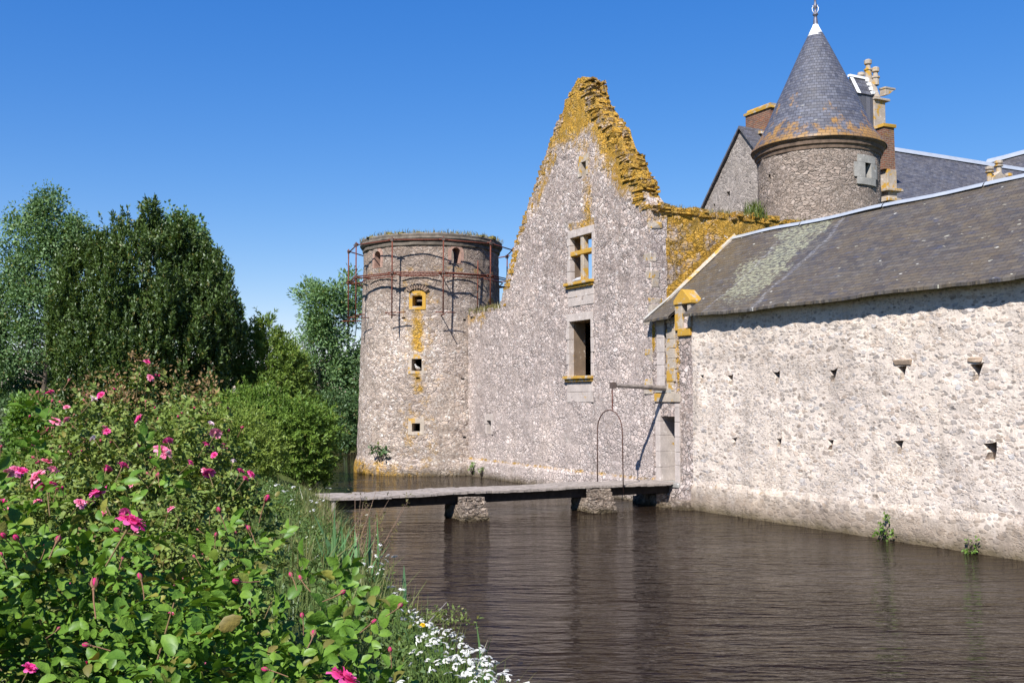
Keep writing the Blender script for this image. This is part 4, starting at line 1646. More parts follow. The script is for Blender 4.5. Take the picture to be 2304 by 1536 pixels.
m = MB()
m.box((-4.3, 11.02, 9.0), (-3.70, 11.79, 13.52))
m.build('dormer_cheek', M['slate_house'], dm)
# small stone gable tip with knobs that shows over the barn ridge
m = MB()
m.prism([(16.6, 10.2), (18.0, 10.2), (17.75, 11.0), (17.35, 11.25), (16.95, 11.0)], 0, -3.1, -2.85)
st = m.build('dormer_tip', M['ashlar_mid'], mh, off(mh), bevel=.02)
for yy, zt in ((16.9, 11.40), (17.42, 11.68), (17.95, 11.25)):
    m = MB()
    m.lathe([(.10, 10.6), (.10, zt - .25), (.16, zt - .23), (.16, zt - .19), (.09, zt - .17), (.15, zt - .12), (.15, zt - .03), (.07, zt), (0, zt)], 10, (-2.97, yy))
    m.build('knob', M['ashlar_mid'], st)
# cross wing further right
wg = bld('slate_wing', 'dark slate roof with pale ridge standing crosswise behind the house roof', 'house', 0, 28)
m = MB()
for (yr, zr, ye, ze) in ((29, 14.86, 24.5, 9.5), (29, 14.86, 33.5, 9.5)):
    V = []
    n = 30
    for i in range(n + 1):
        xx = -12.3 + 26 * i / n
        V += [(xx, yr, zr + nz(xx, 3, 0, .5) * .05), (xx, ye, ze)]
    m.add(V, [(2 * i, 2 * i + 1, 2 * i + 3, 2 * i + 2) for i in range(n)])
wr = m.build('roof', M['slate_wing'], wg, off(wg), fixn=False)
m = MB()
V = []
for i in range(31):
    xx = -12.3 + 26 * i / 30
    zz = 14.86 + nz(xx, 3, 0, .5) * .05
    V += [(xx, 28.8, zz - .14), (xx, 29, zz + .12), (xx, 29.2, zz - .14)]
m.add(V, [(3 * i + a, 3 * i + 3 + a, 3 * i + 4 + a, 3 * i + 1 + a) for i in range(30) for a in (0, 1)])
m.build('ridge_flashing', M['lead'], wr, fixn=False)
m = MB()
m.box((-12, 24.9, -.5), (13.5, 33.1, 9.6))
m.prism([(24.9, 9.62), (33.1, 9.62), (29, 14.6)], 0, -12, -11.6)
m.build('wall', M['house'], wg, off(wg))

# ------------------------------------------------------------------ foliage machinery


def unit(a):
    return a / np.maximum(np.linalg.norm(a, axis=-1, keepdims=True), 1e-9)


def leaf_cloud(Pn, An, k, L, phi, ll, lw, r, r0=0.0, upb=.3, phij=.3):
    """k rhombic leaves round each shoot (base Pn, axis An, length L)"""
    n = len(Pn)
    Pn, An = np.repeat(Pn, k, 0), np.repeat(unit(An), k, 0)
    Ls = np.repeat(np.broadcast_to(np.asarray(L, float), (n,)), k)
    t = r.rand(n * k)
    az_ = r.rand(n * k) * 2 * np.pi
    ref = np.where(np.abs(An[:, 2:3]) > .9, np.array([[1., 0, 0]]), np.array([[0, 0, 1.]]))
    u = unit(np.cross(An, ref))
    v = np.cross(An, u)
    rad = u * np.cos(az_)[:, None] + v * np.sin(az_)[:, None]
    ph = phi + r.randn(n * k) * phij
    d = unit(An * np.cos(ph)[:, None] + rad * np.sin(ph)[:, None])
    pos = Pn + An * (Ls * t)[:, None] + rad * (r0 * r.rand(n * k) ** .5)[:, None]
    side = unit(np.cross(d, An * .6 + np.array([[0, 0, upb]]) + r.randn(n * k, 3) * .45))
    s = .65 + .7 * r.rand(n * k)
    a = d * (ll * s)[:, None]
    b = side * (lw * s * .5)[:, None]
    V = np.stack([pos, pos + a * .45 + b, pos + a, pos + a * .45 - b], 1).reshape(-1, 3)
    return V


def quads_of(n):
    return np.arange(n, dtype=np.int32).reshape(-1, 4)


def crown_points(blobs, n, r, lo=.72, hi=1.0, rough=.22, core=.62, fs=.9):
    """points in the outer shell of a union of ellipsoids, with uneven surface; returns points, outward normals"""
    B = np.array(blobs, float)
    ar = (B[:, 3] * B[:, 4] + B[:, 4] * B[:, 5] + B[:, 3] * B[:, 5])
    out, nor = [], []
    got = 0
    while got < n:
        i = r.choice(len(B), n, p=ar / ar.sum())
        d = unit(r.randn(n, 3))
        rr = lo + (hi - lo) * r.rand(n) ** .6
        c, rad = B[i, :3], B[i, 3:]
        wob = np.array([nz(*(q * 2.0 + cc * .7), fs) for q, cc in zip(d, c)])
        p = c + d * rad * (rr * (1 + rough * wob * 2))[:, None]
        ok = np.ones(n, bool)
        for j, b in enumerate(B):
            q = (p - b[:3]) / b[3:]
            ok &= ~((np.linalg.norm(q, axis=1) < core) & (i != j))
        out.append(p[ok])
        nor.append(unit(d / rad)[ok])
        got += ok.sum()
    return np.concatenate(out)[:n], np.concatenate(nor)[:n]


def trunk(parent, base, top, r0, limbs, seed, mat='bark', nsub=0, name='trunk', r1=.03, subs=None):
    rg = random.Random(seed)
    m = MB()
    base, top = np.array(base, float), np.array(top, float)
    n = 9
    pts, rad = [], []
    for i in range(n):
        t = i / (n - 1)
        q = base + (top - base) * t + np.array([nz(t * 3, seed, 0) * .25, nz(t * 3, seed, 5) * .25, 0]) * (t > 0)
        pts.append(q)
        rad.append(r0 * (1 - t) ** .8 + r1 * t + (r0 * .5 if i == 0 else 0))
    m.tube(pts, rad, 8)
    for lb in limbs:
        lb = np.array(lb, float)
        t = min(.93, max(.12, (lb[2] - base[2]) / max(.1, top[2] - base[2]) * rg.uniform(.55, .85)))
        f = t * (n - 1)
        i = int(f)
        s = pts[i] + (pts[min(i + 1, n - 1)] - pts[i]) * (f - i)
        mid = (s + lb) / 2 + np.array([rg.uniform(-.15, .15), rg.uniform(-.15, .15), -.12 * np.linalg.norm(lb - s)])
        rr = max(.012, r0 * (1 - t) * .5)
        m.tube([s, mid, lb], [rr, rr * .7, rr * .25], 5, False)
    return m.build(name, M[mat], parent, smooth=True)


def plant(name, label, cat, base, group=None):
    return thing(name, label, cat, base, 0, group)


def crown_part(parent, base, V, mat, name='crown'):
    return link(name, mesh_np(name, V - np.array(base)[None], [quads_of(len(V))], mat), parent)


def ell(px, py, Y, rx, rz, ry=None):
    """ellipsoid blob from its place (px, py) in the photograph, rx/rz in photograph pixels"""
    c = P(px, py, Y)
    k = Y / FOC
    return [*c, rx * k, (ry if ry else rx * k), rz * k]


def gz(x, y):
    return float(hgt(np.array([x]), np.array([y]))[0])


M['laurel'] = leaf('laurel_leaf', (.025, .052, .010), (.092, .145, .028), .16, 0.035, .5, .7)
M['alder'] = leaf('alder_leaf', (.060, .125, .050), (.165, .26, .10), .30, 0.025, .5, .7)
M['willow'] = leaf('willow_leaf', (.085, .165, .070), (.20, .31, .125), .30, 0.025, .5, .6)
M['cypress'] = leaf('cypress_leaf', (.070, .125, .022), (.185, .265, .05), .22, 0.015, .5, .9)
M['juniper'] = leaf('juniper_leaf', (.058, .122, .018), (.165, .25, .040), .22, 0.015, .5, .8)
M['juniper2'] = leaf('soft_juniper_leaf', (.11, .175, .028), (.23, .30, .06), .22, 0.015, .5, .8)
M['dark_leaf'] = leaf('bank_shrub_leaf', (.04, .085, .03), (.095, .16, .06), .25, 0.020, .5, .8)  # dark green leaf colour
M['lime'] = leaf('light_shrub_leaf', (.07, .15, .022), (.16, .26, .045), .3, 0.025, .5, .9)
M['sage'] = leaf('grey_shrub_leaf', (.09, .13, .065), (.18, .22, .12), .25, 0.015, .5, .9)


def spires(lst, Y, r, seed=0, dens=34, width=.17, kk=20, ll=.115, lw=.046):
    """narrow upright leafy leaders; lst holds (px, py of the tip, length in photograph pixels)"""
    Vs = []
    for i_, (px, py, ln) in enumerate(lst):
        c = P(px, py, Y + (r.uniform(-.6, .6) if i_ < 21 else -2.1 + r.uniform(-.3, .5) + 1.6 * ((px - 325) / 200) ** 2))
        H = ln * Y / FOC
        t = r.rand(dens) ** .8
        wd = width * (.25 + .95 * t)
        a = r.rand(dens) * 6.283
        Pn = c + np.c_[np.cos(a) * wd, np.sin(a) * wd, -H * t - .12]
        ax = unit(np.c_[np.cos(a) * .25, np.sin(a) * .25, np.ones(dens)] + r.randn(dens, 3) * .12)
        Vs.append(leaf_cloud(Pn, ax, kk, .34, .75, ll, lw, r))
    return np.concatenate(Vs)


def tree(name, label, blobs, n, k, L, phi, ll, lw, mat, seed, trunk_xy, r0, top_f=.8, barkm='bark', axis='up', group=None, cat='tree', nl=14, lo=.7, rough=.22, core=.6, r0leaf=0.0, phij=.3, gap=0.0, fs=.9, hi=1.0, extra=None, gs=1.0):
    r = np.random.RandomState(seed)
    pts, nor = crown_points(blobs, n, r, lo, hi, rough, core, fs)
    if gap:
        nn = np.array([nz(q[0] * gs, q[1] * gs, q[2] * (.45 if axis == 'up' else 1) * gs, .85) for q in pts])
        ok = nn > np.percentile(nn, gap * 100)
        pts, nor = pts[ok], nor[ok]
    up = np.array([[0, 0, 1.]])
    if axis == 'up':
        ax = unit(up + nor * .35 + r.randn(len(pts), 3) * .18)
    elif axis == 'out':
        ax = unit(nor + up * .25 + r.randn(len(pts), 3) * .35)
    elif axis == 'flat':
        nh = nor * np.array([[1, 1, .35]])
        ax = unit(nh + up * .30 + r.randn(len(pts), 3) * .25)
    else:
        ax = unit(r.randn(len(pts), 3) + nor * .6)
    V = leaf_cloud(pts, ax, k, L, phi, ll, lw, r, r0leaf, phij=phij)
    if extra is not None:
        V = np.concatenate([V, extra(r)])
    B = np.array(blobs)
    bx, by = trunk_xy
    bz = gz(bx, by) - .1
    t = plant(name, label, cat, (bx, by, bz), group)
    crown_part(t, (bx, by, bz), V, M[mat])
    lim = pts[r.choice(len(pts), nl)] if nl else []
    zt = B[:, 2].max() * top_f + bz * (1 - top_f)
    topc = B[B[:, 2].argmax()]
    trunk(t, (0, 0, 0), (topc[0] - bx, topc[1] - by, zt - bz), r0, [q - np.array([bx, by, bz]) for q in lim], seed, barkm)
    return t


# --- trees
Yv = 32
bl = [ell(325, 655, Yv, 140, 140), ell(240, 690, Yv, 105, 140), ell(400, 705, Yv, 90, 130), ell(325, 800, Yv, 185, 130), ell(330, 930, Yv, 185, 90), ell(430, 930, Yv, 95, 85), ell(225, 930, Yv, 95, 85), ell(210, 800, Yv + .5, 85, 110), ell(445, 800, Yv, 72, 110), ell(250, 595, Yv, 36, 58), ell(283, 565, Yv, 20, 50), ell(343, 570, Yv, 42, 58), ell(392, 595, Yv, 50, 60), ell(448, 600, Yv, 20, 50), ell(175, 640, Yv, 48, 70), ell(480, 645, Yv, 26, 70), ell(495, 750, Yv, 32, 50), ell(135, 760, Yv, 26, 80), ell(335, 500, Yv, 19, 40), ell(278, 505, Yv, 18, 38), ell(248, 515, Yv, 18, 34), ell(420, 530, Yv, 18, 36), ell(185, 560, Yv, 20, 40)]
SP = [(283, 474, 90), (262, 488, 80), (335, 458, 100), (352, 484, 80), (243, 522, 80), (375, 500, 80), (398, 492, 80), (428, 512, 90), (455, 515, 90), (318, 500, 70), (215, 560, 80), (188, 560, 90), (500, 560, 110), (478, 560, 90), (520, 610, 90), (535, 690, 80), (545, 735, 70), (160, 620, 90), (140, 690, 90), (300, 540, 80), (125, 740, 80)]
rsp = random.Random(3)
SP += [(rsp.uniform(130, 520), rsp.uniform(560, 840), rsp.uniform(70, 120)) for _ in range(46)]
SP = [(a, b, c) for a, b, c in SP]
tree('evergreen_tree', 'broad dark evergreen tree with upright leafy shoots behind the pink rose bushes', bl, 9500, 22, .40, .80, .115, .046, 'laurel', 1, (bl[0][0], Yv), .28, axis='up', rough=.16, lo=.45, fs=1.5, gap=.30, gs=2.0, extra=lambda r: spires(SP, 32, r))
Yv = 43
bl = [ell(110, 500, Yv, 62, 50), ell(60, 560, Yv, 60, 60), ell(140, 560, Yv, 60, 60), ell(30, 520, Yv, 26, 40), ell(100, 640, Yv, 95, 70), ell(20, 660, Yv, 60, 60), ell(120, 740, Yv, 100, 70), ell(20, 770, Yv, 70, 70), ell(125, 455, Yv, 34, 26), ell(175, 530, Yv, 30, 40), ell(-40, 700, Yv, 60, 90)]
bl = [b_[:4] + [b_[4] * .4] + b_[5:] for b_ in bl]
tree('alder_tree', 'tall loose blue green tree rising behind the dark evergreen on its lawn side', bl, 3800, 24, .5, 1.2, .125, .07, 'alder', 2, (bl[4][0], Yv), .13, axis='rnd', gs=1.7, gap=.50, rough=.35, lo=.35, nl=40, r0leaf=.35, fs=1.3)
Yv = 50
bl = [ell(410, 535, Yv, 46, 45), ell(440, 600, Yv, 45, 60), ell(500, 730, Yv, 34, 55), ell(460, 700, Yv, 50, 90)]
tree('hidden_tree', 'pale green tree just showing above and beside the dark evergreen crown', bl, 1100, 20, .6, 1.2, .17, .11, 'alder', 3, (bl[1][0], Yv), .2, axis='rnd', gap=.2, rough=.35, lo=.4, nl=14, r0leaf=.4)
Yv = 56
bl = [ell(715, 690, Yv, 48, 52), ell(700, 760, Yv, 50, 60), ell(745, 720, Yv, 40, 60), ell(690, 720, Yv, 36, 40), ell(720, 840, Yv, 60, 70), ell(735, 655, Yv, 30, 26)]
bl = [b_[:4] + [b_[4] * .5] + b_[5:] for b_ in bl]
tree('willow_tree', 'slender willow with feathery pale crown beyond the moat, between golden conifer and round tower', bl, 1250, 24, .7, .7, .21, .07, 'willow', 4, (bl[0][0], Yv), .16, axis='out', gap=.42, rough=.35, lo=.3, nl=34, r0leaf=.3, barkm='barkgrey')
bl = [ell(785, 660, Yv + 1, 34, 40), ell(800, 740, Yv + 1, 34, 60), ell(775, 790, Yv + 1, 40, 60), ell(810, 840, Yv + 1, 44, 70), ell(765, 860, Yv + 1, 40, 60), ell(830, 780, Yv + 1, 40, 90)]
bl = [b_[:4] + [b_[4] * .5] + b_[5:] for b_ in bl]
tree('riverside_tree', 'thin trunked tree with open crown seen through scaffold tubes beside the tower', bl, 900, 22, .7, .8, .19, .08, 'alder', 5, (P(790, 900, Yv + 1)[0], Yv + 1), .15, axis='out', gap=.48, rough=.35, lo=.2, nl=34, r0leaf=.35, barkm='barkgrey')
Yv = 54
bl = [ell(740, 930, Yv, 55, 50), ell(800, 950, Yv, 50, 60), ell(770, 985, Yv, 70, 40), ell(700, 900, Yv + 2, 60, 60), ell(835, 900, Yv + 1, 50, 80), ell(660, 860, Yv + 3, 60, 80)]
tree('bank_shrub', 'dark rounded shrub on the far bank beside the round tower', bl, 1300, 20, .4, 1.1, .17, .07, 'dark_leaf', 6, (bl[2][0], Yv), .08, axis='rnd', cat='shrub', rough=.25, lo=.5, nl=8, r0leaf=.3)
# conifer: conical
Yv = 33.5
bl = [ell(600, 760, Yv, 26, 50), ell(598, 820, Yv, 62, 60), ell(600, 880, Yv, 92, 75), ell(560, 800, Yv, 40, 60), ell(640, 840, Yv, 50, 60), ell(590, 740, Yv, 10, 26), ell(567, 760, Yv, 10, 24), ell(520, 880, Yv, 60, 60), ell(640, 930, Yv, 80, 60)]
tree('golden_conifer', 'yellow green conical conifer between the dark evergreen and the willow', bl, 3000, 16, .30, .75, .13, .035, 'cypress', 7, (bl[2][0], Yv), .14, axis='out', cat='conifer', rough=.25, lo=.55, nl=6)
Yv = 29
bl = [ell(600, 960, Yv, 120, 62), ell(660, 1000, Yv, 85, 80), ell(560, 940, Yv, 80, 50), ell(690, 1040, Yv, 50, 60), ell(620, 1050, Yv, 90, 60), ell(690, 960, Yv, 52, 40)]
tree('spreading_juniper', 'bright green spreading juniper overhanging the moat at the bridge end', bl, 4200, 17, .30, .8, .105, .030, 'juniper', 8, (bl[0][0], Yv), .1, axis='flat', cat='shrub', rough=.40, lo=.5, nl=8, fs=1.3)
Yv = 24
bl = [ell(520, 985, Yv, 85, 55), ell(470, 1000, Yv, 80, 60), ell(570, 1030, Yv, 65, 60), ell(430, 960, Yv + 3, 70, 45)]
tree('low_juniper', 'soft pale green juniper mound just behind the pink roses', bl, 3000, 17, .22, .8, .075, .022, 'juniper2', 9, (bl[0][0], Yv), .06, axis='flat', cat='shrub', rough=.2, lo=.5, nl=4)
Yv = 47
bl = [ell(20, 870, Yv, 120, 70), ell(110, 880, Yv, 80, 80), ell(-100, 850, Yv, 120, 110), ell(60, 930, Yv - 2, 120, 50), ell(-160, 900, Yv, 120, 120)]
tree('dark_hedge_tree', 'dark broadleaf tree beyond the lawn, low behind the light green shrub', bl, 1500, 20, .5, 1.1, .2, .1, 'dark_leaf', 10, (bl[0][0], Yv), .15, axis='rnd', rough=.3, lo=.5, nl=10, r0leaf=.35)
Yv = 21
bl = [ell(75, 930, Yv, 40, 34), ell(100, 970, Yv, 45, 40), ell(60, 965, Yv, 36, 36), ell(85, 1030, Yv, 58, 50), ell(80, 1070, Yv, 50, 30)]
tree('light_shrub', 'fresh light green shrub between the lawn and the pink roses', bl, 1100, 16, .2, 1.0, .09, .05, 'lime', 12, (bl[1][0], Yv), .04, axis='rnd', cat='shrub', rough=.2, lo=.45, nl=5, r0leaf=.12)
Yv = 27
bl = [ell(10, 965, Yv, 36, 34), ell(40, 985, Yv, 20, 22), ell(-40, 960, Yv, 50, 40), ell(0, 1010, Yv, 44, 34), ell(-50, 1005, Yv, 50, 38)]
tree('grey_shrub', 'grey green rounded shrub standing on the lawn behind the fresh green shrub', bl, 1000, 16, .2, 1.0, .09, .03, 'sage', 13, (bl[0][0], Yv), .04, axis='rnd', cat='shrub', rough=.2, lo=.45, nl=4, r0leaf=.12)
# trees out of the first view, continuing the wood round the garden
for k, (xx, yy, s) in enumerate(((-27, 40, 1.0), (-33, 30, 1.15), (-22, 60, 1.2))):
    B = [[xx, yy, 4.6 * s, 2.6 * s, 2.6 * s, 3.4 * s], [xx + 1.4, yy, 3.4 * s, 2 * s, 2 * s, 2 * s], [xx - 1.2, yy + .6, 5.4 * s, 1.8 * s, 1.8 * s, 2.2 * s]]
    tree('garden_tree', ['garden tree standing far out beyond the lawn', 'large garden tree on the near side of the lawn', 'tall garden tree behind the alder'][k], B, 900, 20, .5, 1.1, .22, .12, 'alder', 40 + k, (xx, yy), .2, axis='rnd', rough=.3, lo=.5, nl=12, r0leaf=.35)

# ------------------------------------------------------------------ rose bushes
LT = np.array([(0, 0, 0), (.22, 0, 0), (.48, 0, 0), (.76, 0, 0), (1, 0, 0), (.14, .20, .08), (.44, .325, .15), (.76, .24, .10), (.14, -.20, .08), (.44, -.325, .15), (.76, -.24, .10)], float)
LT[:, 2] += -.22 * LT[:, 0] ** 2
LQ = np.array([(1, 2, 6, 5), (2, 3, 7, 6), (8, 9, 2, 1), (9, 10, 3, 2)])
LTRI = np.array([(0, 1, 5), (3, 4, 7), (0, 8, 1), (3, 10, 4)])


def compound_leaves(Pn, Dn, size, r, nlf=5):
    """pinnate leaves: base, direction; returns verts, quads, tris"""
    n = len(Pn)
    D = unit(Dn)
    up = np.array([[0, 0, 1.]]) + r.randn(n, 3) * .35
    S = unit(np.cross(up, D))
    U = np.cross(D, S)
    sz = size * (.7 + .6 * r.rand(n))
    Vs, Rs = [], []
    spec = [(1.55, 0, 1.0), (1.15, 62, .9), (1.15, -62, .9), (.55, 68, .72), (.55, -68, .72)][:nlf]
    for (t, ang, sc_) in spec:
        a = np.radians(ang + r.randn(n) * 10)
        d = D * np.cos(a)[:, None] + S * np.sin(a)[:, None]
        d = unit(d + U * (r.randn(n) * .34 - .08)[:, None])
        s = unit(np.cross(U + r.randn(n, 3) * .34, d))
        u = np.cross(d, s)
        base = Pn + D * (sz * t)[:, None] - U * (sz * .12 * t * t)[:, None]
        l = sz * sc_ * (.85 + .3 * r.rand(n))
        v = base[:, None] + LT[None, :, 0:1] * d[:, None] * l[:, None, None] + LT[None, :, 1:2] * s[:, None] * l[:, None, None] + LT[None, :, 2:3] * u[:, None] * l[:, None, None]
        Vs.append(v)
    V = np.concatenate(Vs).reshape(-1, 3)
    k = len(V) // 11
    b = (np.arange(k) * 11)[:, None, None]
    return V, (LQ[None] + b).reshape(-1, 4), (LTRI[None] + b).reshape(-1, 3)


def rose_leaf(name, c1, c2):
    return leaf(name, c1, c2, .20, .016, .45, 2.5, True)


M['rose1'] = rose_leaf('rose_leaf_near', (.046, .112, .013), (.142, .245, .034))
M['rose2'] = rose_leaf('rose_leaf_far', (.085, .140, .030), (.21, .265, .065))
M['stem'] = plain('rose_stem', (.12, .13, .04), .8, 0, .4, 30, .2, .003, col2=(.22, .13, .07))
M['sepal'] = plain('rose_sepal', (.20, .16, .07), .85, 0, .4, 60, .3, .003, col2=(.28, .12, .08))


def petal_mat(name, c1, c2):
    N = NT(name)
    gi = N.n('ShaderNodeNewGeometry')
    col = N.mix(gi.outputs['Random Per Island'], c1, c2)
    d = N.n('ShaderNodeBsdfDiffuse')
    N.put(d.inputs[0], col)
    t = N.n('ShaderNodeBsdfTranslucent')
    N.put(t.inputs[0], col)
    m1 = N.n('ShaderNodeMixShader')
    m1.inputs[0].default_value = .3
    N.t.links.new(d.outputs[0], m1.inputs[1])
    N.t.links.new(t.outputs[0], m1.inputs[2])
    N.t.links.new(m1.outputs[0], N.out.inputs[0])
    return N.m


M['petal'] = petal_mat('magenta_petal', (.70, .025, .20), (.86, .15, .42))
M['petal2'] = petal_mat('pink_petal', (.78, .15, .30), (.86, .38, .50))
M['petal3'] = petal_mat('pale_petal', (.78, .52, .58), (.85, .75, .74))
M['bud'] = petal_mat('crimson_bud', (.42, .02, .10), (.66, .06, .22))


def bloom_mesh(name, mat, seed, open_=1.0):
    r = np.random.RandomState(seed)
    V, Q = [], []
    for ring, (cnt, tilt, ln, wd, base) in enumerate([(9, 1.25, 1.0, .62, .10), (9, .98, .92, .60, .10), (9, .70, .78, .55, .08), (10, .42, .62, .46, .10), (10, .15, .48, .36, .14)]):
        for k in range(cnt):
            a = 2 * np.pi * (k + r.rand() * .5) / cnt + ring
            tl = tilt * open_ + r.randn() * .16
            d = np.array([math.cos(a), math.sin(a), 0])
            s = np.array([-math.sin(a), math.cos(a), 0])
            b = len(V)
            for i in range(4):
                t = i / 3
                tt = tl * (.45 + .75 * t)
                c = d * (base + ln * t * math.sin(tt)) + np.array([0, 0, 1]) * (ln * t * math.cos(tt)) - np.array([0, 0, .12])
                wv = wd * [.25, .8, 1.0, .72][i]
                for j in (-1, 0, 1):
                    V.append(c + s * wv * .5 * j + (d * -.10 * abs(j) + np.array([0, 0, .06 * abs(j)])) * ln + r.randn(3) * .035)
            for i in range(3):
                for j in range(2):
                    q = b + i * 3 + j
                    Q.append((q, q + 1, q + 4, q + 3))
    nq = len(Q)
    m = MB()
    m.tube([(0, 0, .05), (.05, .05, -1.0), (.25, .2, -3.2)], [.12, .075, .06], 5, False)
    b = len(V)
    V += [np.array(q) for q in m.v]
    Q += [tuple(i + b for i in f) for f in m.f]
    return mesh_np(name, np.array(V), [np.array(Q)], [mat, M['stem']], True, [[0] * nq + [1] * (len(Q) - nq)])


def bud_mesh(name, seed, opened=0):
    r = np.random.RandomState(seed)
    m = MB()
    m.lathe([(.0, -.55), (.22, -.45), (.46, -.1), (.5, .2), (.38, .55), (.18, .8), (.0, .88)], 10)
    nb = len(m.f)
    m.lathe([(.0, -1.0), (.16, -.95), (.24, -.75), (.2, -.55), (.3, -.42), (.30, -.2)], 8)
    for k in range(5):
        a = 2 * math.pi * k / 5 + .3
        ca, sa = math.cos(a), math.sin(a)
        pr = [(.28, -.5, .16), (.52, -.1, .2), (.53, .3, .14), (.40, .9, .03)]
        V = []
        for rr, zz, w_ in pr:
            V += [(rr * ca - w_ * sa, rr * sa + w_ * ca, zz), (rr * ca + w_ * sa, rr * sa - w_ * ca, zz)]
        m.add(V, [(0, 1, 3, 2), (2, 3, 5, 4), (4, 5, 7, 6)])
    m.tube([(0, 0, -.9), (.15, .1, -2.2), (.6, .4, -4.5)], [.13, .11, .10], 5, False)
    me = bpy.data.meshes.new(name)
    me.from_pydata(m.v, [], m.f)
    me.materials.append(M['bud'])
    me.materials.append(M['sepal'])
    me.polygons.foreach_set('material_index', [0] * nb + [1] * (len(m.f) - nb))
    me.polygons.foreach_set('use_smooth', [True] * len(m.f))
    me.update()
    return me


BL = [bloom_mesh('rose_bloom_mesh', M['petal'], 1), bloom_mesh('rose_bloom_mesh', M['petal2'], 2), bloom_mesh('rose_bloom_mesh', M['petal'], 3, .8), bloom_mesh('rose_bloom_mesh', M['petal3'], 4, .6), bloom_mesh('rose_bloom_mesh', M['petal2'], 5, .75)]
BUD = [bud_mesh('rose_bud_mesh', 1), bud_mesh('rose_bud_mesh', 2)]


def rose_bush(label, base, blobs, nsh, nl, size, mat, seed, blooms, nbud, budr, stemr=.006, bz=None, lo=.45, group=None, panic=0, rough=.2, extra=0):
    r = np.random.RandomState(seed)
    rg = random.Random(seed)
    t = plant('rose_bush', label, 'rose bush', base, 'pink rose bushes in the garden')
    base = np.array(base, float)
    pts, nor = crown_points(blobs, int(nsh * 2.2), r, lo, 1.02, rough, .6, 2.6)
    up = np.array([[0, 0, 1.]])
    keep = ((nor[:, 1] < .45) | (nor[:, 2] > .35)) & (nor[:, 2] > -.55)
    pts, nor = pts[keep][:nsh], nor[keep][:nsh]
    nsh = len(pts)
    ax = unit(nor * .6 + up * .7 + r.randn(nsh, 3) * .3)
    # leaves along each shoot
    L = size * 5.0
    Pl = np.repeat(pts, nl, 0) + np.repeat(ax, nl, 0) * (r.rand(nsh * nl) * L - L * .8)[:, None]
    Dl = unit(np.repeat(ax, nl, 0) * .35 + r.randn(nsh * nl, 3) * .65 + np.repeat(nor, nl, 0) * .35 + up * .12)
    V, q, tr_ = compound_leaves(Pl, Dl, size, r)
    link('foliage', mesh_np('foliage', V - base, [q, tr_], M[mat], True), t)
    m = MB()
    for i in range(0, nsh, max(1, nsh // 130)):
        p, a = pts[i] - base, ax[i]
        g0 = np.array([p[0] * .35 + rg.uniform(-.2, .2), p[1] * .35 + rg.uniform(-.2, .2), .0])
        mid = p - a * L * 1.6
        m.tube([g0, g0 * .45 + mid * .55 + np.array([0, 0, .12]), mid, p + a * L * .15], [stemr * 1.3, stemr, stemr * .7, stemr * .4], 5, False)
    m.build('stems', M['stem'], t, smooth=True, fixn=False)
    for (px, py, Yb, rad, kind) in blooms:
        c = P(px, py, Yb * .94) - base
        sc_ = rad * Yb * .94 / FOC
        tilt = (rg.uniform(.3, 1.0), rg.uniform(-.5, .5), rg.uniform(0, 6.28))
        if kind == 'b':
            link('rose_bud', rg.choice(BUD), t, c, (rg.uniform(-.6, 1.3), rg.uniform(-1, 1), rg.uniform(0, 6)), sc_ * 1.15)
        else:
            link('rose_bloom', BL[kind], t, c - np.array([0, 0, sc_ * .3]), tilt, sc_ * .98)
    if extra:
        fr_ = np.where((nor[:, 1] < .1) & (nor[:, 2] > .0))[0]
        for i in r.choice(fr_, extra, replace=False):
            sc_ = rg.uniform(.018, .034)
            link('rose_bloom', BL[rg.choice([0, 1, 1, 2, 4, 4])], t, pts[i] + nor[i] * .05 - base, (rg.uniform(.2, 1.1), rg.uniform(-.5, .5), rg.uniform(0, 6)), sc_)
    # buds on stalks standing above the leaves, mostly on the upper side
    hi = np.argsort(-(pts[:, 2] + nor[:, 2] * .25 - (nor[:, 1] > .3) * .6))[:max(nbud * 5, 10)]
    pick = r.choice(hi, nbud, replace=False)
    for i in pick:
        p = pts[i] + ax[i] * L * .35 + np.array([0, 0, .02])
        for j in range(rg.choice([1, 1, 2, 3])):
            if sum(1 for c in t.children if c.name.startswith('rose_bud')) >= 95:
                break
            qv = p + np.array([rg.uniform(-1, 1), rg.uniform(-1, 1), rg.uniform(0, 1)]) * budr * 4
            link('rose_bud', rg.choice(BUD), t, qv - base, (rg.uniform(-.9, 1.1), rg.uniform(-.9, .9), rg.uniform(0, 6)), budr * rg.uniform(.6, 1.15))
    if panic:
        ok = np.argsort(-pts[:, 2])[:panic]
        Pn = pts[ok] + ax[ok] * L * .1
        V2 = leaf_cloud(Pn, unit(up + r.randn(len(Pn), 3) * .2), 16, .12, .9, .02, .012, r, .045)
        link('faded_blossom', mesh_np('faded_blossom', V2 - base, [quads_of(len(V2))], leaf('faded_blossom', (.17, .10, .055), (.33, .23, .12), .25, .0)), t)
    return t


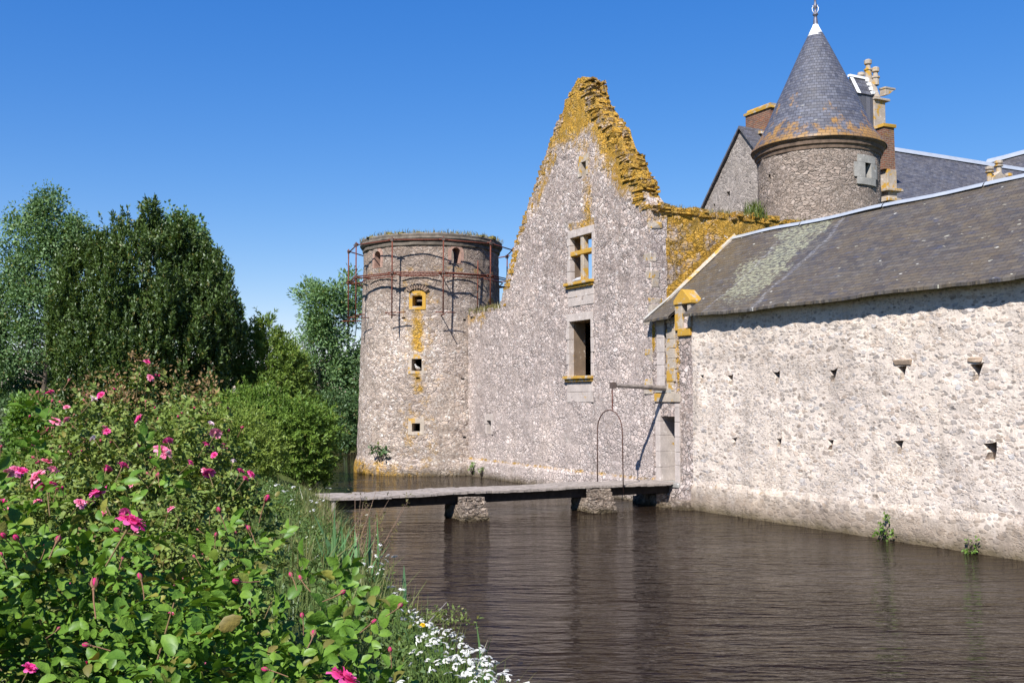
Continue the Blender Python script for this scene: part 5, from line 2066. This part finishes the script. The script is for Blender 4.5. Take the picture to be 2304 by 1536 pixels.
A_b = [[-1.30, 2.65, 1.80, .72, .70, .70], [-.64, 2.40, 1.62, .42, .50, .70], [-2.05, 2.8, 1.80, .80, .8, .70], [-.95, 2.0, 1.42, .78, .46, .74], [-1.75, 2.15, 1.5, .7, .5, .72], [-.34, 2.35, 1.45, .22, .35, .6]]
A_bl = [(295, 1165, 2.2, 34, 0), (280, 1150, 2.4, 14, 2), (775, 1518, 1.82, 42, 0), (65, 1500, 1.9, 18, 2), (212, 1313, 2.15, 15, 'b'), (533, 1307, 2.15, 12, 'b'), (600, 1122, 2.5, 12, 'b'), (705, 1425, 2.05, 12, 'b'), (770, 1332, 2.2, 9, 'b'), (37, 1210, 2.3, 11, 'b'), (8, 1205, 2.3, 10, 'b'), (130, 1213, 2.3, 11, 'b'), (315, 1297, 2.2, 10, 'b'), (493, 1148, 2.5, 9, 'b'), (560, 1188, 2.45, 8, 'b'), (676, 1300, 2.2, 8, 'b'), (655, 1293, 2.2, 8, 'b'), (195, 1450, 1.95, 10, 'b'), (840, 1398, 2.1, 9, 'b'), (878, 1462, 2.05, 8, 'b'), (680, 1385, 2.1, 8, 'b'), (598, 1505, 1.9, 10, 'b'), (265, 1192, 2.3, 10, 'b'), (180, 1128, 2.6, 14, 1), (385, 1142, 2.6, 10, 1), (900, 1362, 2.2, 9, 'b')]
rose_bush('nearest rose bush with large leaves and closed crimson buds', (-1.2, 2.5, gz(-1.2, 2.5) - .02), A_b, 3200, 3, .040, 'rose1', 21, A_bl, 66, .0080, .005, rough=.28)
B_b = [[-2.40, 6.0, 1.90, .56, .7, .86], [-1.92, 5.8, 1.82, .60, .7, .88], [-2.3, 5.2, 1.65, .8, .6, .75], [-1.75, 5.0, 1.5, .55, .5, .75]]
B_bl = [(225, 1100, 4.4, 24, 0), (105, 1088, 4.4, 22, 0), (85, 1068, 4.5, 24, 1), (37, 1055, 4.6, 17, 1), (120, 1055, 4.6, 15, 1), (365, 1010, 4.9, 22, 1), (378, 990, 5.0, 12, 2), (315, 940, 5.2, 14, 2), (485, 970, 5.2, 14, 1), (470, 1060, 4.8, 14, 0), (462, 998, 5.0, 10, 2), (483, 1022, 4.9, 9, 2), (427, 1040, 4.8, 10, 2), (125, 945, 5.4, 14, 1), (152, 942, 5.4, 10, 4), (113, 882, 5.8, 11, 2), (208, 897, 5.7, 12, 3), (228, 887, 5.7, 10, 2), (330, 813, 6.0, 9, 2), (338, 847, 6.0, 9, 1), (275, 1045, 4.8, 15, 2), (550, 1075, 4.7, 10, 2), (540, 1058, 4.7, 10, 2), (565, 1063, 4.7, 11, 0), (473, 952, 5.3, 9, 3), (325, 957, 5.1, 9, 3), (212, 985, 5.1, 10, 3), (380, 1017, 4.85, 9, 3), (525, 1037, 4.9, 8, 3), (235, 960, 5.2, 8, 4), (150, 915, 5.5, 8, 4), (75, 1000, 5.3, 8, 2)]
rose_bush('taller rose bush in full pink bloom in front of the dark evergreen', (-2.1, 5.6, gz(-2.1, 5.6) - .02), B_b, 3600, 3, .034, 'rose2', 22, B_bl, 62, .013, .005, extra=34, panic=60)
C_b = [[-3.05, 5.3, 1.50, .72, .7, .75], [-2.7, 4.2, 1.40, .8, .6, .75], [-1.7, 3.9, 1.35, .7, .5, .72], [-3.8, 5.2, 1.5, .7, .7, .7]]
C_bl = [(20, 1060, 4.2, 14, 1), (5, 1130, 3.6, 14, 2), (50, 1058, 4.1, 14, 2)]
rose_bush('low rose bush with many brownish buds between the two taller ones', (-2.5, 4.6, gz(-2.5, 4.6) - .02), C_b, 2200, 3, .036, 'rose2', 23, C_bl, 34, .012, .005, extra=14, panic=40)

# ------------------------------------------------------------------ bank plants


def bank_x(y):
    B = np.array(BANK)
    return np.interp(y, B[:, 1], B[:, 0])


r = np.random.RandomState(77)
n = 26000
yy = 4.0 + 20 * r.rand(n) ** 1.15
dd = r.gamma(1.6, .55, n) - .05
xx = bank_x(yy) - dd
zz = hgt(xx, yy)
ok = zz > -.05
Pg = np.c_[xx, yy, zz][ok]
den = np.array([nz(q[0], q[1], 0, .9) for q in Pg])
Pg = Pg[den > -.35]
V, q = blades(Pg, .23, .010, 1.0, 78)
gb = link('bank_grass', mesh_np('bank_grass', V, [q], leaf('bank_grass_blade', (.055, .10, .024), (.15, .195, .065), .3, .02)))
gb['kind'] = 'stuff'
tag(gb, 'tangled grass covering the near bank along the water edge', 'grass')
tx, ty = [], []
for k in range(95):                                   # taller tussocks and dead stalks along the water's edge
    yk = 5.5 + 17 * r.rand()
    dk = r.gamma(1.5, .35)
    n_ = r.randint(16, 40)
    tx += list(bank_x(yk) - dk + r.randn(n_) * .07)
    ty += list(yk + r.randn(n_) * .07)
tx, ty = np.array(tx), np.array(ty)
V, q = blades(np.c_[tx, ty, hgt(tx, ty) - .02], .52, .014, .75, 81)
gt = link('tussock_grass', mesh_np('tussock_grass', V, [q], leaf('tussock_blade', (.07, .115, .032), (.20, .19, .08), .3, .02)))
gt['kind'] = 'stuff'
tag(gt, 'taller grass tufts and dead stalks fringing the water edge', 'grass')
Ph = Pg[r.choice(len(Pg), 2600)] + np.c_[np.zeros((2600, 2)), r.rand(2600) * .28]
V = leaf_cloud(Ph, unit(np.array([[0, 0, 1.]]) + r.randn(2600, 3) * .4), 12, .16, 1.0, .05, .022, r, .05)
hb = link('bank_herbs', mesh_np('bank_herbs', V, [quads_of(len(V))], leaf('herb_leaf', (.05, .105, .024), (.14, .20, .06), .28, .02)))
hb['kind'] = 'stuff'
tag(hb, 'mixed leafy weeds growing through the bank grass', 'weeds')
xx = -34 + 31 * r.rand(9000)
yy = 14 + 28 * r.rand(9000)
ok = xx < bank_x(yy) - 1.5
V, q = blades(np.c_[xx, yy, hgt(xx, yy)][ok], .10, .02, .9, 80)
lw = link('lawn_grass', mesh_np('lawn_grass', V, [q], leaf('lawn_blade', (.07, .12, .025), (.15, .20, .05), .3, .03)))
lw['kind'] = 'stuff'
tag(lw, 'short grass of the lawn behind the roses', 'grass')


def flower_head(seed, big=1.0):
    rg = random.Random(seed)
    V, F, mi = [], [], []
    for k in range(rg.randint(7, 11)):
        a, rr = rg.random() * 6.283, rg.random() ** .5
        c = np.array([rr * math.cos(a), rr * math.sin(a), .45 * (1 - rr * rr) + rg.uniform(-.1, .1)])
        nrm = unit(np.array([c[0] * .5, c[1] * .5, 1.0]))
        u = unit(np.cross(nrm, np.array([.3, 1, .1])))
        v = np.cross(nrm, u)
        for p in range(5):
            an = 2 * math.pi * p / 5 + rg.random() * .3
            d = u * math.cos(an) + v * math.sin(an)
            s = np.cross(nrm, d)
            b = len(V)
            V += [c, c + d * .26 + s * .16 + nrm * .03, c + d * .44 + nrm * .01, c + d * .26 - s * .16 + nrm * .03]
            F.append((b, b + 1, b + 2, b + 3))
            mi.append(0)
        b = len(V)
        V += [c + u * .06 + nrm * .05, c + v * .06 + nrm * .05, c - u * .06 + nrm * .05, c - v * .06 + nrm * .05]
        F.append((b, b + 1, b + 2, b + 3))
        mi.append(1)
    return mesh_np('flower_head', np.array(V), [np.array(F)], [M['white'], M['yolk']], False, [mi])


M['white'] = petal_mat('white_petal', (.52, .53, .52), (.72, .72, .70))
M['yolk'] = plain('flower_eye', (.55, .45, .08), .8, 0, .1, 20, 0)
M['herb'] = leaf('flower_stem_leaf', (.05, .10, .025), (.12, .18, .045), .25, .03)
HEADS = [flower_head(k) for k in range(4)]


def flower_plant(px, py, Yf, rad, seed, nh, label, group, cat='flower'):
    rg = random.Random(seed)
    top = P(px, py, Yf)
    gx, gy = top[0] + rg.uniform(-.04, .04), top[1] + rg.uniform(-.04, .04)
    base = np.array([gx, gy, gz(gx, gy) - .02])
    t = thing('white_flower_plant', label, cat, base, 0, group)
    m = MB()
    hp = []
    for k in range(nh):
        tp_ = top - base + (np.array([rg.uniform(-1, 1), rg.uniform(-1, 1), rg.uniform(-.6, .5)]) * rad * 2.6 if k else 0)
        m.tube([(0, 0, 0), np.array(tp_) * np.array([.3, .3, .6]), tp_], [.004, .003, .002], 4, False)
        hp.append(tp_)
    rs = np.random.RandomState(seed)
    H = float(np.linalg.norm(hp[0]))
    V = leaf_cloud(np.array([[0, 0, H * .12]] * 1), np.array([[0, 0, 1.]]), 16, H * .7, 1.0, .075, .018, rs, .01)
    b = len(m.v)
    m.v += [tuple(q) for q in V]
    m.f += [tuple(int(i) + b for i in q) for q in quads_of(len(V))]
    m.build('stem', M['herb'], t, fixn=False)
    for tp_ in hp:
        link('flower_head', rg.choice(HEADS), t, tp_, (rg.uniform(-.5, .5) + .25, rg.uniform(-.4, .4), rg.uniform(0, 6)), rad * rg.uniform(.75, 1.15))
    return t


rf = random.Random(55)
cl = [(912, 1360), (935, 1372), (925, 1395), (950, 1405), (965, 1410), (940, 1430), (985, 1415), (1005, 1425), (1020, 1420), (1035, 1440), (990, 1440), (1000, 1455), (1050, 1448), (1045, 1470), (1030, 1475), (965, 1445), (1075, 1465), (1090, 1475), (1065, 1490), (1085, 1500), (1100, 1490), (1030, 1500), (1015, 1480), (1050, 1515), (1075, 1525), (1095, 1520), (1040, 1530), (985, 1490), (975, 1515), (1010, 1520), (1115, 1500), (1130, 1510), (1145, 1520), (1165, 1528), (930, 1465), (925, 1500), (875, 1520), (905, 1532), (960, 1482), (1060, 1535), (1110, 1532), (1005, 1400), (905, 1345), (950, 1385), (1085, 1485), (1100, 1505), (1070, 1505), (1020, 1455)]
DL = ['white flowering stem at the top of the dense white drift, tucked against the rose leaves', 'white flowering stem in the upper middle of the dense white drift by the iris blades', 'white flowering stem in the lower middle of the dense white drift above the moat', 'white flowering stem at the foot of the dense white drift nearest the viewer']
cl += [(x_ + rf.uniform(-14, 14), y_ + rf.uniform(-10, 10)) for x_, y_ in cl[:24]]
for k, (px, py) in enumerate(cl):
    Yf = 8.4 - (py - 1340) / 190 * 2.9 + rf.uniform(-.15, .15)
    flower_plant(px, py + rf.uniform(-8, 8), Yf, (.0225 * rf.uniform(.75, 1.25)), 300 + k, rf.choice([1, 2, 2, 3]), DL[0 if py < 1400 else 1 if py < 1455 else 2 if py < 1500 else 3], 'white flowers in the drift beside the rose bush')
for k, (px, py, Yf) in enumerate([(880, 1320, 9.2), (868, 1300, 9.6), (890, 1335, 8.8), (850, 1290, 10), (905, 1325, 8.9), (858, 1268, 10.4), (856, 1225, 11), (846, 1250, 11), (873, 1250, 11), (800, 1275, 11.5), (836, 1275, 10.5), (712, 1255, 12), (755, 1268, 12), (640, 1105, 17), (660, 1095, 17), (627, 1090, 18), (655, 1125, 16), (700, 1125, 16.5), (712, 1130, 16), (728, 1125, 16.5), (697, 1100, 18), (735, 1098, 18), (638, 1105, 16), (700, 1150, 15), (720, 1290, 11)]):
    flower_plant(px, py, Yf, (.032 * rf.uniform(.7, 1.1)), 400 + k, rf.choice([1, 2, 2]), 'scattered white flower on a thin stalk in the bank grass near the bridge', 'white flowers scattered along the bank')


def iris(px, py, Yf, n_, hh, label, seed, flower=None):
    c = P(px, py, Yf)
    base = np.array([c[0], c[1], gz(c[0], c[1]) - .05])
    t = thing('iris_clump', label, 'iris', base)
    rg = np.random.RandomState(seed)
    Pp = np.c_[rg.randn(n_, 2) * .15, np.zeros(n_)]
    V, q = blades(Pp, hh * .85, .045, .35, seed)
    link('leaf_blades', mesh_np('leaf_blades', V, [q], M['iris']), t)
    if flower:
        f = P(*flower) - base
        m = MB()
        m.tube([(0, 0, 0), f * .6, f], .005, 5, False)
        m.build('stalk', M['herb'], t, fixn=False)
        me = bloom_mesh('iris_bloom_mesh', petal_mat('yellow_petal', (.72, .46, .02), (.80, .58, .05)), 9, 1.1)
        link('iris_bloom', me, t, f, (.4, .2, 0), .020)
    return t


M['iris'] = leaf('iris_blade', (.06, .145, .06), (.13, .24, .09), .25, .04)
iris(770, 1285, 11.6, 46, .75, 'dense clump of upright blue green iris blades at the water edge', 91)
iris(835, 1290, 11.2, 22, .55, 'smaller iris clump beside the dense one and some white flowers', 92)
iris(1012, 1440, 7.6, 12, .62, 'few tall iris blades standing in the white flower drift', 93, None)
iris(955, 1470, 7.4, 12, .48, 'iris with a single yellow flower beside the nearest rose bush', 94, (951, 1405, 7.3))
iris(1085, 1470, 6.6, 9, .46, 'leaning iris blades at the moat end of the white flower drift', 95)

# tall dry stalks in front of the bridge
for k, (px, py, Yf, label) in enumerate([(800, 1250, 13, 'thin leafless dry stalks rising in front of the bridge deck'), (835, 1240, 12.5, 'dry stalks with small leaves in front of the tower reflection'), (775, 1160, 15, 'clump of brown seed stalks at the bank end of the bridge')]):
    c = P(px, py, Yf)
    base = np.array([c[0], c[1], max(gz(c[0], c[1]), 0) - .05])
    t = thing('dry_weed', label, 'weed', base)
    rg = random.Random(500 + k)
    m = MB()
    ends = []
    for j in range(9):
        hh = rg.uniform(.5, 1.25)
        dx, dy = rg.uniform(-.35, .45), rg.uniform(-.3, .3)
        pts = [(rg.uniform(-.12, .12), rg.uniform(-.12, .12), 0), (dx * .3, dy * .3, hh * .55), (dx, dy, hh)]
        m.tube(pts, [.007, .005, .002], 4, False)
        ends += [pts[1], pts[2], tuple((np.array(pts[1]) + np.array(pts[2])) / 2)]
    m.build('stalks', plain('dry_stalk', (.20, .13, .09), .9, 0, .3, 20, 0), t, fixn=False)
    rs = np.random.RandomState(510 + k)
    V = leaf_cloud(np.array(ends), unit(rs.randn(len(ends), 3) + np.array([[0, 0, .6]])), 10 if k == 1 else 5, .14, 1.0, .05, .014, rs, .03)
    link('leaves', mesh_np('leaves', V, [quads_of(len(V))], leaf('weed_leaf', (.08, .09, .03), (.17, .14, .06), .25, .02)), t)

# branch and weed floating in the water
b0, b1, b2 = P(905, 1268, 11.4), P(960, 1242, 12.4), P(1005, 1213, 13.6)
t = thing('fallen_branch', 'bare twig lying across the moat surface below the bridge', 'branch', (b0[0], b0[1], 0))
m = MB()
bb = np.array([b0[0], b0[1], 0])
m.tube([b0 * [1, 1, 0] - bb + [0, 0, .02], b1 * [1, 1, 0] - bb + [0, 0, .07], b2 * [1, 1, 0] - bb + [0, 0, .10]], [.018, .012, .006], 6)
m.tube([b1 * [1, 1, 0] - bb + [0, 0, .07], b1 * [1, 1, 0] - bb + [-.25, .3, .16]], [.009, .004], 5)
m.build('twig', M['wood'], t, fixn=False)
c = P(945, 1265, 13.2)
cz = np.array([c[0] + .2, 12.9, 0.0])
t = thing('water_weed', 'pale green weed floating near the fallen twig', 'water plant', cz)
rs = np.random.RandomState(8)
V = leaf_cloud(np.c_[rs.randn(60) * .22, rs.randn(60) * .22, np.full(60, .0)], unit(np.array([[0, 0, 1.]]) + rs.randn(60, 3) * .6), 9, .10, 1.0, .05, .02, rs, .05)
V[:, 2] = np.abs(V[:, 2]) + .004
link('leaves', mesh_np('leaves', V, [quads_of(len(V))], leaf('water_weed_leaf', (.08, .13, .03), (.19, .24, .06), .3, .04)), t)

# plants rooted in the walls


def wall_plant(base, n_, sp, ll, label, seed, mat='lime', up_=.3, stem=None):
    rs = np.random.RandomState(seed)
    t = thing('wall_plant', label, 'weed', base)
    Pn = rs.randn(n_, 3) * np.array([sp, sp * .5, sp]) + np.array([[0, -sp * .4, up_]])
    V = leaf_cloud(Pn, unit(rs.randn(n_, 3) + np.array([[0, -.5, .6]])), 8, ll * 1.4, 1.0, ll, ll * .55, rs, ll * .5)
    link('leaves', mesh_np('leaves', V, [quads_of(len(V))], M[mat]), t)
    m = MB()
    for q in Pn[::max(1, n_ // 8)]:
        m.tube([(0, .05, 0), q * .5 + np.array([0, 0, .03]), q], [.012, .008, .003], 4, False)
    m.build('stem', M['bark'], t, fixn=False)
    return t


TCa = np.array([TC[0], TC[1]])


def on_tower(px, z, r_=2.92):
    # point on the tower's front at photograph column px
    d = (px - CXP) / FOC
    best = None
    for a in np.linspace(-90, 90, 721):
        th = R(a) + R(4.52)
        q = TCa + np.array([math.sin(R(a) + R(4.52)), -math.cos(R(a) + R(4.52))]) * r_
        e = abs(q[0] / q[1] - d)
        if best is None or e < best[0]:
            best = (e, q)
    return np.array([best[1][0], best[1][1], z])


wall_plant(on_tower(857, .40), 12, .17, .15, 'fig like sapling growing from the foot of the round tower', 61, 'dark_leaf', .55)
wall_plant(W(-11.7, -.14, .05), 14, .10, .07, 'green tuft at the water line where tower meets curtain wall', 62)
wall_plant(W(-10.9, -.16, .05), 9, .07, .06, 'tiny weed at the water line under the slit window', 63)
wall_plant(W(7.45, -.16, .10), 20, .10, .07, 'larger of the two green weeds at the foot of the barn wall', 64, 'lime', .12)
wall_plant(W(9.45, -.16, .03), 14, .09, .06, 'smaller of the two green weeds at the foot of the barn wall', 65, 'lime', .06)

# ------------------------------------------------------------------ pigeons


def pigeon(base, rz, mat, label, s=1.0):
    t = thing('pigeon', label, 'bird', base, rz)
    me = bpy.data.meshes.new('body')
    pts = [(0, -.02, .09, .055), (0, .06, .10, .06), (0, .12, .14, .042), (0, .145, .185, .026), (0, .165, .205, .028), (0, .205, .200, .006), (0, -.10, .075, .03), (0, -.20, .055, .014)]
    me.from_pydata([Vector(p[:3]) * s for p in pts], [(0, 1), (1, 2), (2, 3), (3, 4), (4, 5), (0, 6), (6, 7)], [])
    ob = link('body', me, t)
    me.materials.append(M[mat])
    sk = ob.modifiers.new('skin', 'SKIN')
    for v, p in zip(me.skin_vertices[0].data, pts):
        v.radius = (p[3] * s, p[3] * s)
    me.skin_vertices[0].data[0].use_root = True
    ob.modifiers.new('sub', 'SUBSURF').levels = 1
    ob.modifiers['sub'].render_levels = 2
    m = MB()
    for sx in (-.03, .03):
        m.tube([(sx * s, .02 * s, .05 * s), (sx * s, .025 * s, 0)], .006 * s, 5)
        m.tube([(sx * s, .0 * s, .004), (sx * s, .06 * s, .004)], .005 * s, 5)
    m.build('legs', plain('bird_leg_' + label[:5], (.35, .12, .08), .8, 0, .1, 9, 0), t, fixn=False)
    return t


th_ = R(-11) + R(4.52)
pg = TCa + np.array([math.sin(th_), -math.cos(th_)]) * 2.52
pigeon((pg[0], pg[1], 3.83), R(150), 'bird', 'white pigeon sitting in the middle square window of the round tower', 1.1)
pigeon(W(-4.62, .12, 6.342), R(-120), 'birdgrey', 'grey pigeon perched on the sill of the mullioned gable window', 1.15)
for o in list(C.objects):
    if '_off' in o.keys():
        del o['_off']
